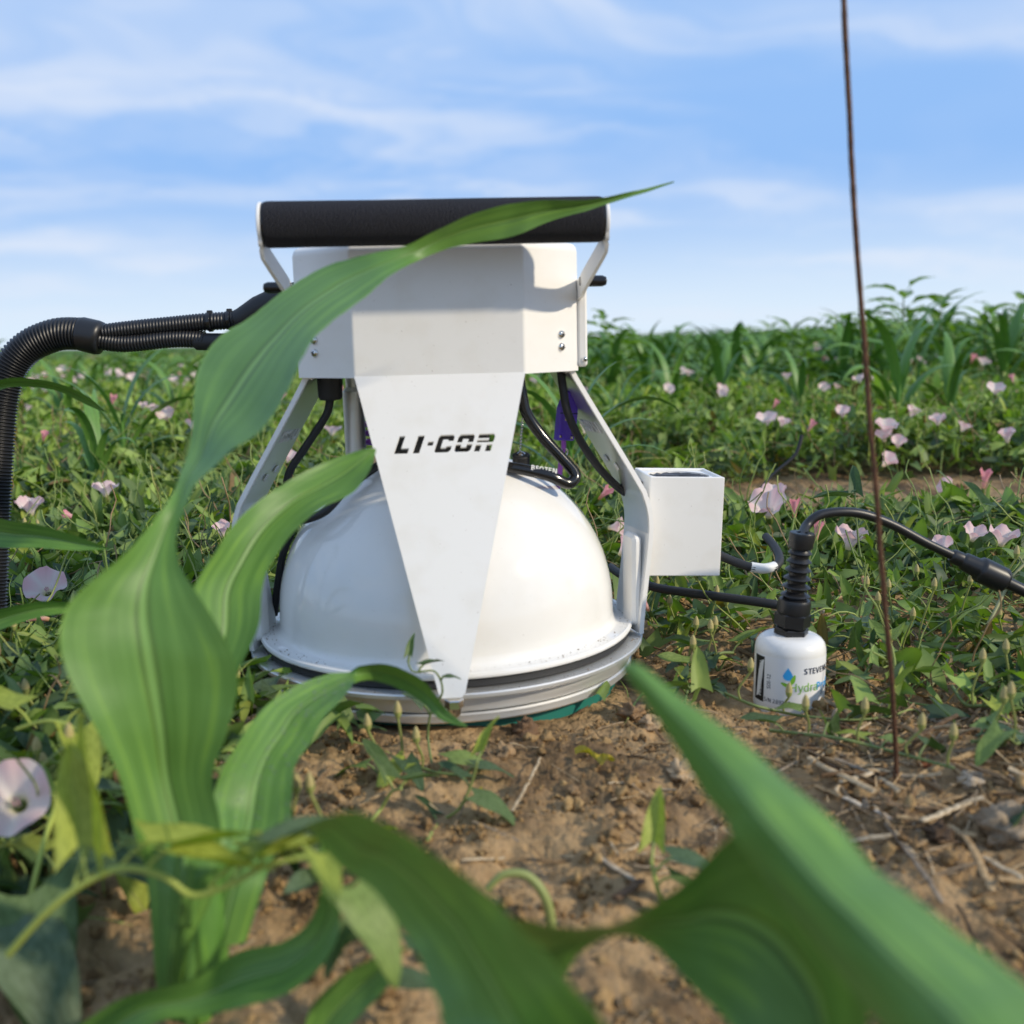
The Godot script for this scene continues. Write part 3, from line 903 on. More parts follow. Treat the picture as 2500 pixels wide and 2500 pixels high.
func make_probe() -> void:
	var p := Vector3(0.2140, 0.022, 0.060)
	var o := thing("soil_probe", "white cylindrical soil probe with printed label and black strain relief, pushed into the ground", "sensor", p)
	o.rotation = Vector3(0, deg_to_rad(-14.6), deg_to_rad(-1.0))
	var r := 0.0214
	var g := Geo.new()
	g.lathe([Vector2(0.0001, -0.006), Vector2(0.0200, -0.006), Vector2(0.0210, -0.004), Vector2(r, 0.0), Vector2(r, 0.0348), Vector2(0.0211, 0.0372), Vector2(0.0203, 0.0398), Vector2(0.0188, 0.0418), Vector2(0.0165, 0.0434), Vector2(0.0135, 0.0443), Vector2(0.0001, 0.0446)], 72)
	put("probe_body", g, M.plastic_white, o)
	# label
	var rl := r + 0.00012
	g = Geo.new()
	var rows := []
	for y in [0.0035, 0.0340]:
		var row := PackedVector3Array()
		for k in 65:
			var a := deg_to_rad(-70.0 + 200.0 * k / 64.0)
			row.append(Vector3(rl * sin(a), y, rl * cos(a)))
		rows.append(row)
	g.sheet(rows)
	var lab := put("label", g, M.paper, o)
	var rp := rl + 0.00008
	var strip := PackedVector2Array()
	for k in 9: strip.append(Vector2(deg_to_rad(-68.0 + 24.0 * k / 8.0) * rp, 0.0045))
	for k in 9: strip.append(Vector2(deg_to_rad(-44.0 - 24.0 * k / 8.0) * rp, 0.0330))
	bent(strip, rp, Transform3D.IDENTITY, M.black, "black_band", lab)
	var turn := func(deg: float, y: float) -> Transform3D: return Transform3D(Basis(Vector3.UP, deg_to_rad(deg)), Vector3(0, y, 0))
	put("printed_text", turned_text("PROFESSIONAL", 0.0019, turn.call(-52.5, 0.0190), rp, true), M.print_white, lab)
	put("printed_text", turned_text("SDI-12", 0.0023, turn.call(-34.0, 0.0185), rp), M.print_dark, lab)
	put("printed_text", flat_text("S/N 289249", 0.0025, turn.call(-20.0, 0.0066), false, 0.0001, rp), M.print_dark, lab)
	put("printed_text", flat_text("STEVENS", 0.0038, turn.call(50.0, 0.0266), true, 0.0001, rp), M.print_dark, lab)
	put("printed_text", flat_text("Hydra", 0.0052, turn.call(25.5, 0.0165), false, 0.0001, rp), M.print_green, lab)
	put("printed_text", flat_text("Probe", 0.0052, turn.call(72.0, 0.0165), true, 0.0001, rp), M.print_blue, lab)
	put("printed_text", flat_text("Li", 0.0016, turn.call(62.0, 0.0115), false, 0.0001, rp), M.print_dark, lab)
	put("printed_text", flat_text("steve", 0.0014, turn.call(62.0, 0.0062), false, 0.0001, rp), M.print_blue, lab)
	var drop := PackedVector2Array()
	for k in 20:
		var a := TAU * k / 20
		var w := 0.0030 * (1.0 if sin(a) < 0 else pow(1.0 - sin(a), 0.65))
		drop.append(Vector2(-0.0010 + cos(a) * w, 0.0238 + (sin(a) * 0.0030 if sin(a) < 0 else sin(a) * 0.0050)))
	bent(drop, rp, Transform3D.IDENTITY, M.print_blue, "drop_emblem", lab)
	for q in [[0.0012, 0.0188, 1.25, 0.0062, 0.0017], [-0.0002, 0.0172, 2.75, 0.0054, 0.0015]]:
		var leaf := PackedVector2Array()
		for k in 12:
			var t := TAU * k / 12
			var e: float = (0.5 - 0.5 * cos(t)) * q[3]
			var w: float = sin(t) * q[4] * (0.75 + 0.25 * cos(t))
			leaf.append(Vector2(q[0], q[1]) + Vector2(e, w).rotated(q[2]))
		bent(leaf, rp + 0.00006, Transform3D.IDENTITY, M.print_green, "leaf_emblem", lab)
	# gland: hexagons, nut, ribbed relief
	var lean := Transform3D(Basis(Vector3.BACK, deg_to_rad(-4.0)), Vector3(0, 0.0440, 0))
	g = Geo.new()
	var hexa := PackedVector2Array()
	for k in 6: hexa.append(Vector2(cos(TAU * k / 6 + 0.3), sin(TAU * k / 6 + 0.3)) * 0.0108)
	g.prism(hexa, 0.0042, lean * Transform3D(Basis(Vector3.RIGHT, -PI / 2), Vector3(0, 0.0042, 0)), 0.0006)
	var hexb := PackedVector2Array()
	for k in 6: hexb.append(Vector2(cos(TAU * k / 6 + 0.1), sin(TAU * k / 6 + 0.1)) * 0.0110)
	g.prism(hexb, 0.0088, lean * Transform3D(Basis(Vector3.RIGHT, -PI / 2), Vector3(0, 0.0138, 0)), 0.0007)
	put("hex_nut", g, M.black, o)
	g = Geo.new()
	g.lathe([Vector2(0.0098, 0.0135), Vector2(0.0102, 0.0150), Vector2(0.0100, 0.0205), Vector2(0.0092, 0.0222), Vector2(0.0070, 0.0232)], 32, lean)
	put("dome_nut", g, M.black, o)
	g = Geo.new()
	var prof := [Vector2(0.0058, 0.022)]
	for k in 6:
		var y := 0.0248 + 0.0053 * k
		var rr := 0.0090 - 0.00035 * k
		prof.append_array([Vector2(0.0056, y - 0.0012), Vector2(rr - 0.0004, y - 0.0004), Vector2(rr, y), Vector2(rr - 0.0008, y + 0.0008), Vector2(0.0054, y + 0.0022)])
	prof.append_array([Vector2(0.0053, 0.0545)])
	g.lathe(prof, 32, lean)
	g.lathe([Vector2(0.0050, 0.0540), Vector2(0.0070, 0.0543), Vector2(0.0074, 0.0550), Vector2(0.0074, 0.0578), Vector2(0.0077, 0.0582), Vector2(0.0077, 0.0632), Vector2(0.0072, 0.0640), Vector2(0.0035, 0.0640)], 32, lean)
	put("strain_relief", g, M.black, o)
	# cable (in world points, brought into the probe's own frame)
	var inv := o.transform.affine_inverse()
	var top: Vector3 = o.transform * (lean * Vector3(0, 0.060, 0))
	var pts := [top]
	for q in [[1968, 1285, 0.648], [2000, 1258, 0.65], [2055, 1250, 0.652], [2110, 1256, 0.655], [2180, 1282, 0.66], [2260, 1325, 0.665], [2330, 1358, 0.67]]: pts.append(at(q[0], q[1], q[2]))
	for k in pts.size(): pts[k] = inv * pts[k]
	g = Geo.new()
	cable(g, pts, 0.0030, 14)
	var cb := put("probe_cable", g, M.black, o)
	g = Geo.new()
	var plug := []
	for q in [[2322, 1355], [2326, 1357], [2345, 1366], [2349, 1368], [2353, 1370], [2385, 1386], [2390, 1388], [2397, 1392], [2448, 1417], [2454, 1420], [2458, 1422], [2520, 1452], [2600, 1505], [2680, 1580], [2800, 1660]]: plug.append(inv * at(q[0], q[1], 0.67))
	g.tube(plug, [0.0036, 0.0046, 0.0048, 0.0044, 0.0058, 0.0064, 0.0080, 0.0084, 0.0084, 0.0072, 0.0040, 0.0038, 0.0036, 0.0036, 0.0036], 24)
	put("cable_connector", g, M.black, cb)

func make_small_gear() -> void:
	# rusty wire rod, slightly bent
	var foot := on_ground(2190, 1900)
	var base := foot - Vector3(0, 0.05, 0)
	var dd := cam_t.affine_inverse() * foot
	var d := -dd.z
	var path := [base, foot, at(2178, 1700, d - 0.018), at(2163, 1500, d - 0.034), at(2138, 1200, d - 0.052), at(2115, 900, d - 0.062), at(2092, 600, d - 0.070), at(2072, 250, d - 0.076), at(2057, -60, d - 0.080), at(2045, -400, d - 0.085)]
	var g := Geo.new()
	var sp := even(spline(path, 12), 0.004)
	var radii := []
	var n := FastNoiseLite.new()
	n.frequency = 40.0; n.seed = 4
	for i in sp.size():
		radii.append(0.00122 * (1.0 + 0.16 * n.get_noise_1d(i * 0.02)))
		sp[i] += Vector3(n.get_noise_1d(i * 0.0011 + 5.0), 0, n.get_noise_1d(i * 0.0013 + 9.0)) * 0.0006
	g.tube(sp, radii, 9)
	tag(put("wire_rod", g, M.rust), "thin rusty wire rod standing upright in the soil beside the white probe", "rod")
	# cables lying in the weeds
	var o := thing("instrument_cable", "black cable with a white marker sleeve, running from the white vent box", "cable")
	g = Geo.new()
	cable(g, [at(1700, 1325, 0.715), at(1735, 1345, 0.705), at(1790, 1370, 0.70), at(1840, 1386, 0.695), at(1885, 1386, 0.70), at(1903, 1368, 0.71), at(1893, 1338, 0.73), at(1870, 1310, 0.75)], 0.0030, 12)
	put("sheath", g, M.rubber, o)
	g = Geo.new()
	cable(g, [at(1833, 1384, 0.6955), at(1850, 1387, 0.6955), at(1870, 1388, 0.697), at(1890, 1383, 0.702)], 0.0034, 14)
	put("marker_sleeve", g, M.print_white, o)
	g = Geo.new()
	cable(g, [at(1490, 1385, 0.80), at(1530, 1410, 0.775), at(1600, 1434, 0.76), at(1680, 1447, 0.745), at(1780, 1460, 0.73), at(1880, 1474, 0.715), at(1950, 1486, 0.72)], 0.0032, 12)
	tag(put("ground_cable", g, M.rubber), "black cable lying in the weeds behind the white probe", "cable")
	g = Geo.new()
	var s := spline([on_ground(1812, 1262, -0.01), at(1822, 1240, 1.20), at(1880, 1166, 1.2), at(1935, 1118, 1.2), at(1950, 1092, 1.2), at(1958, 1062, 1.2)], 8)
	var rr := []
	for i in s.size(): rr.append(lerpf(0.0017, 0.0024, float(i) / s.size()))
	g.tube(s, rr, 8)
	tag(put("bent_wire", g, M.rubber), "short bent black wire sticking out of the weeds behind the vent box", "wire")

# ------------------------------------------------------------------ corn
func corn_texture() -> ImageTexture:
	var w := 512
	var h := 512
	var im := Image.create_empty(w, h, false, Image.FORMAT_RGB8)
	var vein := FastNoiseLite.new(); vein.seed = 3; vein.frequency = 0.30; vein.fractal_octaves = 2
	var blot := FastNoiseLite.new(); blot.seed = 6; blot.frequency = 0.012; blot.fractal_octaves = 4
	for j in h:
		for i in w:
			var u := (i + 0.5) / w
			var c := absf(u - 0.5) * 2.0
			var b := blot.get_noise_2d(i * 1.4, j * 0.5)
			var s := 0.5 + 0.5 * vein.get_noise_2d(i, j * 0.012)
			var s2 := 0.5 + 0.5 * sin(u * 150.0)
			var k := Color(0.66, 0.74, 0.58).lerp(Color(0.92, 0.95, 0.85), 0.36 + 0.32 * s + 0.07 * s2 + 0.5 * b)
			k = k.lerp(Color(1.0, 1.0, 0.72), smoothstep(0.15, 0.5, b) * 0.6)
			var rib := smoothstep(0.075, 0.02, c)
			k = k * (1.0 - 0.22 * smoothstep(0.14, 0.085, c) * (1.0 - rib))
			k = k.lerp(Color(1.0, 1.0, 0.95), rib)
			k = k.lerp(Color(0.95, 0.98, 0.78), smoothstep(0.975, 1.0, c) * 0.7)
			im.set_pixel(i, j, k)
	return ImageTexture.create_from_image(im)

func vein_normal() -> ImageTexture:
	var w := 512
	var h := 256
	var im := Image.create_empty(w, h, false, Image.FORMAT_RGB8)
	var vein := FastNoiseLite.new(); vein.seed = 3; vein.frequency = 0.30; vein.fractal_octaves = 2
	for j in h:
		for i in w:
			var u := (i + 0.5) / w
			var s := 0.5 + 0.25 * vein.get_noise_2d(i, j * 0.03) + 0.2 * sin(u * 150.0)
			im.set_pixel(i, j, Color(s, s, s))
	im.bump_map_to_normal_map(2.0)
	return ImageTexture.create_from_image(im)

func make_leaf_materials() -> void:
	var tex := corn_texture()
	var nrm := vein_normal()
	for q in [["corn", Color(0.138, 0.250, 0.073), 0.44, 0.5]]:
		var m := mat(q[1] * 1.35, q[2], 0.0, 0.45)
		m.albedo_texture = tex
		m.vertex_color_use_as_albedo = true
		m.normal_enabled = true
		m.normal_texture = nrm
		m.normal_scale = 0.4
		m.backlight_enabled = true
		m.backlight = Color(0.85, 1.0, 0.38) * q[3]
		m.cull_mode = BaseMaterial3D.CULL_DISABLED
		M[q[0]] = m
	var lt := mat(Color(1, 1, 1), 0.5, 0.0, 0.4)
	lt.vertex_color_use_as_albedo = true
	lt.backlight_enabled = true
	lt.backlight = Color(0.75, 0.85, 0.25)
	lt.cull_mode = BaseMaterial3D.CULL_DISABLED
	M.leaf = lt
	M.leaf_grain = noise_tex(0.03, 4, 256, 44, [[0.0, 0.45, 0.6, 1.0], [L(0.6, 0.62, 0.5), L(0.8, 0.85, 0.75), L(0.95, 0.97, 0.9), L(1, 1, 1)]])
	var pt := mat(Color(1, 1, 1), 0.6, 0.0, 0.3)
	pt.vertex_color_use_as_albedo = true
	pt.backlight_enabled = true
	pt.backlight = Color(0.9, 0.85, 0.88)
	pt.cull_mode = BaseMaterial3D.CULL_DISABLED
	M.petal = pt
	var stem := mat(Color(1, 1, 1), 0.5, 0.0, 0.4)
	stem.vertex_color_use_as_albedo = true
	M.stem = stem

# stations: [left x, left y, right x, right y, depth, fold, tilt, rib share]; fold > 0 sinks the midrib, tilt > 0 brings the left edge nearer
func leaf_from_stations(st: Array, wave := 0.0012, seed_ := 1) -> Geo:
	var lp := []; var mp := []; var rp := []
	for s in st:
		var fold: float = s[5] if s.size() > 5 else 0.004
		var tilt: float = s[6] if s.size() > 6 else 0.0
		var share: float = s[7] if s.size() > 7 else 0.5
		lp.append(at(s[0], s[1], s[4] - tilt))
		rp.append(at(s[2], s[3], s[4] + tilt))
		mp.append(at(lerpf(s[0], s[2], share), lerpf(s[1], s[3], share), s[4] + fold))
	lp = spline(lp, 7); mp = spline(mp, 7); rp = spline(rp, 7)
	var n := FastNoiseLite.new()
	n.seed = seed_; n.frequency = 28.0
	var rows := []
	for i in lp.size():
		var row := PackedVector3Array()
		var nrm: Vector3 = (rp[i] - lp[i]).cross(mp[mini(i + 1, mp.size() - 1)] - mp[maxi(i - 1, 0)]).normalized()
		for k in 17:
			var u := k / 16.0
			# quadratic through left edge, midrib, right edge, with a crease at the rib
			var q: Vector3 = lp[i] * (2 * (u - 0.5) * (u - 1.0)) + mp[i] * (4 * u * (1.0 - u)) + rp[i] * (2 * u * (u - 0.5))
			var lin: Vector3 = lp[i].lerp(mp[i], u * 2) if u < 0.5 else mp[i].lerp(rp[i], u * 2 - 1)
			var p := q.lerp(lin, 0.45)
			var edge := absf(u - 0.5) * 2.0
			p += nrm * n.get_noise_3d(p.x * 1.0, p.y, p.z) * wave * (0.35 + edge * edge)
			if k == 8: p += nrm * -0.0004
			row.append(p)
		rows.append(row)
	var g := Geo.new()
	g.sheet(rows)
	return g

func make_near_corn() -> void:
	var foot := on_ground(480, 2440)
	var o := thing("corn_plant", "young corn plant closest to the camera at left, with broad upright leaves", "corn plant")
	# stalk with its sheath
	var g := Geo.new()
	g.col = Color(0.9, 1.0, 0.85)
	var d := 0.385
	g.tube([foot - Vector3(0, 0.02, 0), foot, at(487, 2330, d), at(480, 2240, d), at(470, 2140, d), at(462, 2060, d), at(455, 1990, d)], [0.0095, 0.0098, 0.0105, 0.0115, 0.0100, 0.0070, 0.0035], 20, true)
	put("stalk", g, M.corn, o)
	g = leaf_from_stations([[385, 2420, 440, 2440, 0.378, -0.004], [372, 2300, 470, 2310, 0.376, -0.009], [365, 2200, 520, 2190, 0.376, -0.010], [355, 2120, 535, 2120, 0.375, -0.006, -0.003],
		[335, 2050, 540, 2020, 0.373, 0.004, 0.002], [292, 1900, 518, 1900, 0.370, 0.008, 0.006], [230, 1770, 552, 1794, 0.366, 0.008, 0.008], [168, 1650, 578, 1690, 0.364, 0.008, 0.009], [146, 1560, 572, 1610, 0.363, 0.008, 0.009],
		[165, 1480, 532, 1530, 0.364, 0.008, 0.008], [225, 1418, 482, 1450, 0.367, 0.007, 0.006], [312, 1345, 440, 1380, 0.373, 0.006, 0.003], [380, 1262, 430, 1310, 0.382, 0.003, 0.0], [424, 1200, 450, 1240, 0.390, 0.001, -0.004], [440, 1150, 478, 1180, 0.398, 0.001, -0.006],
		[466, 1080, 520, 1142, 0.408, 0.003, -0.014], [473, 970, 570, 1100, 0.420, 0.004, -0.022], [486, 895, 640, 1050, 0.432, 0.004, -0.028], [525, 834, 700, 960, 0.443, 0.004, -0.030], [600, 782, 738, 875, 0.455, 0.004, -0.028],
		[690, 712, 788, 803, 0.468, 0.003, -0.024], [790, 652, 880, 733, 0.482, 0.003, -0.018], [900, 622, 945, 680, 0.485, 0.002, -0.008], [985, 602, 1010, 642, 0.492, 0.001, 0.0], [1078, 556, 1070, 616, 0.498, 0.002, 0.004], [1150, 522, 1155, 594, 0.503, 0.002, 0.005],
		[1233, 500, 1252, 576, 0.508, 0.002, 0.005], [1336, 489, 1345, 540, 0.513, 0.002, 0.004], [1450, 485, 1456, 506, 0.518, 0.001, 0.002], [1559, 463, 1562, 474, 0.522, 0.0005], [1645, 443, 1646, 446, 0.526, 0.0]], 0.0010, 3)
	tag(put("leaf", g, M.corn, o), "broad leaf twisting upwards across the handle")
	g = leaf_from_stations([[440, 2300, 540, 2330, 0.392, -0.004], [440, 2150, 520, 2150, 0.395, -0.004], [445, 2000, 515, 1980, 0.405, 0.004], [450, 1850, 520, 1800, 0.413, 0.005], [462, 1690, 572, 1660, 0.420, 0.006, 0.004], [468, 1560, 630, 1533, 0.428, 0.008, 0.006], [472, 1440, 640, 1448, 0.436, 0.008, 0.007], [528, 1345, 656, 1390, 0.446, 0.008, 0.006], [562, 1292, 698, 1322, 0.455, 0.007, 0.005],
		[606, 1245, 738, 1278, 0.464, 0.006, 0.003], [660, 1200, 790, 1238, 0.472, 0.006, 0.0], [720, 1166, 838, 1217, 0.480, 0.005, -0.003], [790, 1130, 876, 1190, 0.488, 0.004, -0.004], [852, 1106, 902, 1152, 0.494, 0.002, -0.003], [896, 1094, 914, 1116, 0.498, 0.001], [916, 1094, 919, 1100, 0.50, 0.0]], 0.0012, 9)
	tag(put("leaf", g, M.corn, o), "bright leaf leaning over the dome")
	g = leaf_from_stations([[470, 2330, 600, 2300, 0.385, -0.004], [505, 2150, 640, 2170, 0.386, -0.002], [528, 2031, 668, 2090, 0.392, 0.004], [520, 1955, 705, 2030, 0.400, 0.007], [540, 1887, 712, 1930, 0.408, 0.008, 0.004], [578, 1822, 722, 1866, 0.418, 0.008, 0.004], [615, 1766, 757, 1815, 0.430, 0.007, 0.003], [660, 1715, 787, 1758, 0.442, 0.006, 0.0], [730, 1675, 826, 1720, 0.455, 0.005, -0.003], [795, 1650, 852, 1690, 0.465, 0.003, -0.005],
		[848, 1642, 866, 1668, 0.474, 0.002, -0.007], [882, 1624, 884, 1664, 0.480, 0.002, 0.002], [937, 1619, 937, 1667, 0.484, 0.002, 0.004], [992, 1636, 990, 1688, 0.484, 0.002, 0.004], [1042, 1671, 1030, 1716, 0.482, 0.002, 0.003], [1088, 1730, 1072, 1756, 0.478, 0.001], [1140, 1772, 1136, 1776, 0.474, 0.0]], 0.0016, 14)
	var dewy := put("leaf", g, M.corn, o)
	tag(dewy, "dew-covered leaf that bends over in front of the base")
	g = leaf_from_stations([[400, 2260, 480, 2260, 0.372, -0.010], [415, 2170, 478, 2170, 0.368, -0.012], [428, 2090, 470, 2090, 0.368, -0.008], [445, 2030, 452, 2030, 0.370, -0.002]], 0.0005, 5)
	tag(put("leaf", g, M.corn, o), "small new leaf in the heart")
	g = leaf_from_stations([[120, 2560, 240, 2640, 0.345, 0.004], [290, 2442, 362, 2510, 0.345, 0.005], [466, 2392, 485, 2482, 0.345, 0.005], [585, 2323, 610, 2455, 0.343, 0.006, -0.006], [688, 2300, 712, 2420, 0.342, 0.006, -0.008], [760, 2245, 800, 2330, 0.340, 0.004, -0.006], [785, 2170, 830, 2240, 0.338, 0.002], [785, 2100, 822, 2130, 0.336, 0.001], [783, 2040, 803, 2050, 0.334, 0.001], [790, 2000, 794, 2000, 0.332, 0.0]], 0.0012, 21)
	tag(put("leaf", g, M.corn, o), "dark lowest leaf sweeping past the foot of the stalk")
	# dew on the bent leaf: beads of water
	var beads := []
	var p: PackedVector3Array = dewy.mesh.surface_get_arrays(0)[Mesh.ARRAY_VERTEX]
	var nn: PackedVector3Array = dewy.mesh.surface_get_arrays(0)[Mesh.ARRAY_NORMAL]
	var r := RandomNumberGenerator.new(); r.seed = 77
	var w := Geo.new()
	for k in 420:
		var row := r.randi_range(14, 64)
		var c := r.randi_range(1, 15)
		var a := row * 17 + c
		if a + 18 >= p.size(): continue
		var q := p[a].lerp(p[a + 1], r.randf()).lerp(p[a + 17], r.randf() * 0.5)
		var n := nn[a]
		if n.dot(cam_t.origin - q) < 0: n = -n
		var s := 0.00022 + 0.0005 * pow(r.randf(), 5.0)
		w.ball(Vector3.ZERO, Vector3(s, s * 0.7, s), 7, 5, Transform3D(Basis(Quaternion(Vector3.UP, n)), q + n * s * 0.3))
	var water := mat(Color(0.95, 0.97, 1.0), 0.02, 0.0, 0.5)
	water.albedo_color.a = 0.1
	water.transparency = BaseMaterial3D.TRANSPARENCY_ALPHA
	water.refraction_enabled = true
	water.refraction_scale = 0.033
	M.water = water
	tag(put("dew_drops", w, water), "beads of dew on the bent corn leaf", "dew", "", "stuff")
	# the plant at lower right: only leaves reach into the picture
	o = thing("corn_plant", "corn plant at the lower right whose big blurred leaves cross the foreground", "corn plant")
	g = leaf_from_stations([[1513, 1616, 1517, 1618, 0.276, 0.0], [1531, 1652, 1562, 1622, 0.272, -0.002], [1604, 1756, 1657, 1697, 0.266, -0.004], [1665, 1850, 1745, 1760, 0.260, -0.006], [1722, 1942, 1850, 1843, 0.254, -0.009, 0.0, 0.48], [1768, 1998, 1902, 1890, 0.248, -0.011, 0.0, 0.42], [1792, 2048, 1962, 1938, 0.242, -0.010, 0.0, 0.42], [1850, 2130, 2050, 2018, 0.237, -0.011, 0.0, 0.42], [1920, 2218, 2122, 2106, 0.230, -0.012, 0.0, 0.44], [1992, 2308, 2226, 2188, 0.222, -0.013, 0.0, 0.45],
		[2062, 2398, 2332, 2275, 0.214, -0.014, 0.0, 0.45], [2132, 2488, 2440, 2350, 0.206, -0.014, 0.0, 0.45], [2205, 2590, 2550, 2440, 0.197, -0.014, 0.0, 0.45], [2240, 2730, 2640, 2590, 0.189, -0.012], [1990, 2900, 2500, 2900, 0.184, -0.012], [1850, 3150, 2100, 3150, 0.188, -0.01]], 0.0020, 31)
	tag(put("leaf", g, M.corn, o), "long leaf whose tip points at the chamber base")
	g = leaf_from_stations([[1205, 2228, 1212, 2240, 0.286, 0.0], [1252, 2241, 1290, 2330, 0.282, 0.003, 0.006], [1315, 2250, 1366, 2386, 0.277, 0.004, 0.006], [1385, 2257, 1412, 2330, 0.274, 0.003, 0.006], [1450, 2258, 1464, 2292, 0.270, 0.002, 0.006], [1520, 2248, 1526, 2283, 0.266, 0.002, 0.006], [1600, 2208, 1588, 2302, 0.261, 0.004, 0.006], [1690, 2135, 1642, 2358, 0.256, 0.006, 0.006], [1790, 2040, 1700, 2425, 0.251, 0.008, 0.006], [1900, 2010, 1775, 2500, 0.245, 0.009, 0.006], [2010, 2080, 1850, 2590, 0.239, 0.010, 0.006], [2110, 2280, 1910, 2720, 0.234, 0.010, 0.006], [2100, 2650, 1880, 3000, 0.236, 0.006], [1930, 3080, 1820, 3180, 0.243, 0.0]], 0.0016, 35)
	tag(put("leaf", g, M.corn, o), "shaded wavy leaf curling under")
	g = leaf_from_stations([[758, 2002, 762, 2006, 0.270, 0.0], [770, 2046, 850, 1982, 0.268, 0.004, -0.019], [828, 2120, 930, 2014, 0.264, 0.007, -0.019], [876, 2142, 992, 2036, 0.260, 0.008, -0.019], [932, 2182, 1064, 2088, 0.254, 0.008, -0.019], [988, 2260, 1142, 2150, 0.249, 0.008, -0.019], [1024, 2322, 1204, 2197, 0.243, 0.009, -0.019], [1046, 2385, 1262, 2270, 0.238, 0.009, -0.019], [1062, 2455, 1335, 2345, 0.232, 0.010, -0.019], [1082, 2545, 1422, 2440, 0.226, 0.010, -0.019], [1130, 2650, 1520, 2550, 0.220, 0.010], [1240, 2800, 1640, 2700, 0.213, 0.008], [1500, 3000, 1750, 2900, 0.204, 0.005], [1740, 3160, 1830, 3120, 0.196, 0.0]], 0.0016, 41)
	tag(put("leaf", g, M.corn, o), "shaded leaf running towards the left")
	var f2 := at(1860, 3200, 0.196)
	g = Geo.new()
	g.col = Color(0.9, 1.0, 0.85)
	g.tube([Vector3(f2.x, soil_base(f2.x, f2.z) - 0.02, f2.z), Vector3(f2.x, f2.y, f2.z), at(1850, 3050, 0.196)], [0.010, 0.010, 0.004], 14)
	put("stalk", g, M.corn, o)
	# a plant left of the frame that sends three leaves in
	o = thing("corn_plant", "corn plant beyond the left edge whose leaf tips reach in past the hose", "corn plant")
	g = leaf_from_stations([[-260, 1560, -250, 1640, 0.60, 0.003], [-150, 1330, -140, 1420, 0.575, 0.005], [-40, 1268, -35, 1345, 0.56, 0.006], [40, 1274, 40, 1338, 0.555, 0.006], [110, 1285, 108, 1338, 0.553, 0.005], [190, 1310, 185, 1344, 0.552, 0.003], [250, 1332, 247, 1342, 0.552, 0.001], [268, 1338, 268, 1341, 0.552, 0.0]], 0.0008, 51)
	put("leaf", g, M.corn, o)
	g = leaf_from_stations([[-260, 1600, -250, 1680, 0.60, 0.003], [-160, 1540, -150, 1600, 0.57, 0.004], [-60, 1502, -55, 1560, 0.555, 0.005], [20, 1483, 22, 1530, 0.55, 0.005], [90, 1469, 94, 1508, 0.55, 0.004], [150, 1469, 152, 1498, 0.552, 0.003], [230, 1480, 230, 1494, 0.556, 0.001], [300, 1500, 300, 1503, 0.56, 0.0]], 0.0008, 53)
	put("leaf", g, M.corn, o)
	g = leaf_from_stations([[-250, 1500, -240, 1560, 0.62, 0.003], [-180, 1150, -120, 1200, 0.62, 0.004], [-100, 980, -90, 1030, 0.62, 0.004], [0, 927, 0, 952, 0.62, 0.003, 0.004], [80, 924, 82, 946, 0.625, 0.002, 0.005], [150, 938, 148, 958, 0.63, 0.002, 0.005], [210, 965, 205, 985, 0.635, 0.001, 0.003], [262, 1006, 262, 1010, 0.64, 0.0]], 0.0005, 57)
	put("leaf", g, M.corn, o)
	var f3 := on_ground(-250, 1660)
	g = Geo.new()
	g.tube([f3 - Vector3(0, 0.02, 0), f3, at(-250, 1520, 0.61), at(-245, 1460, 0.62)], [0.008, 0.009, 0.007, 0.003], 12)
	put("stalk", g, M.corn, o)

# ------------------------------------------------------------------ bindweed and the field
func bind_leaf(g: Geo, x: Transform3D, ln: float, wd: float, rows_n := 7, half_n := 3, fold := 0.25, droop := 0.3, lobe := 0.22, curl := 0.0) -> void:
	# arrow-shaped leaf: stalk end at the origin, pointing along -z of x, upper face +y
	var rows := []
	for i in rows_n:
		var s := float(i) / (rows_n - 1)
		var w := wd * 0.5 * pow(1.0 - s, 0.75) * (0.86 + 0.5 * s) if i < rows_n - 1 else 0.0002
		if i == 0: w = wd * 0.5 * 0.92
		var row := PackedVector3Array()
		for k in half_n * 2 + 1:
			var u := float(k) / half_n - 1.0
			var back := lobe * ln * maxf(0.0, absf(u) - 0.15) * pow(1.0 - s, 2.5)
			var z := -s * ln + back
			var y := fold * absf(u) * w - droop * ln * s * s * 0.5 + curl * u * s * w + 0.03 * ln * sin(s * 9.0 + u * 2.0) * absf(u)
			row.append(x * Vector3(u * w, y, z))
		rows.append(row)
	var keep := g.col
	var n: int = rows[0].size()
	var base := g.P.size()
	for i in rows_n:
		for k in n:
			var u := absf(float(k) / half_n - 1.0)
			g.col = keep.lerp(Color(keep.r * 1.7 + 0.02, keep.g * 1.45 + 0.03, keep.b * 1.3 + 0.01), 0.8 if u < 0.01 else 0.0)
			if u > 0.99: g.col = keep * 0.85
			g.v(rows[i][k], Vector2(float(k) / (n - 1), float(i) / (rows_n - 1)))
	for i in rows_n - 1:
		for k in n - 1:
			var a := base + i * n + k
			g.quad(a, a + 1, a + n + 1, a + n)
	g.col = keep

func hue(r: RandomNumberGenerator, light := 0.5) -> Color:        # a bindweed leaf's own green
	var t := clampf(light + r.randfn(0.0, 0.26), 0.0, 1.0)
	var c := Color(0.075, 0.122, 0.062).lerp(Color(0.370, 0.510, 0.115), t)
	if r.randf() < 0.07: c = c.lerp(Color(0.42, 0.47, 0.09), r.randf_range(0.3, 0.9))
	if r.randf() < 0.03: c = Color(0.26, 0.17, 0.08)
	return c

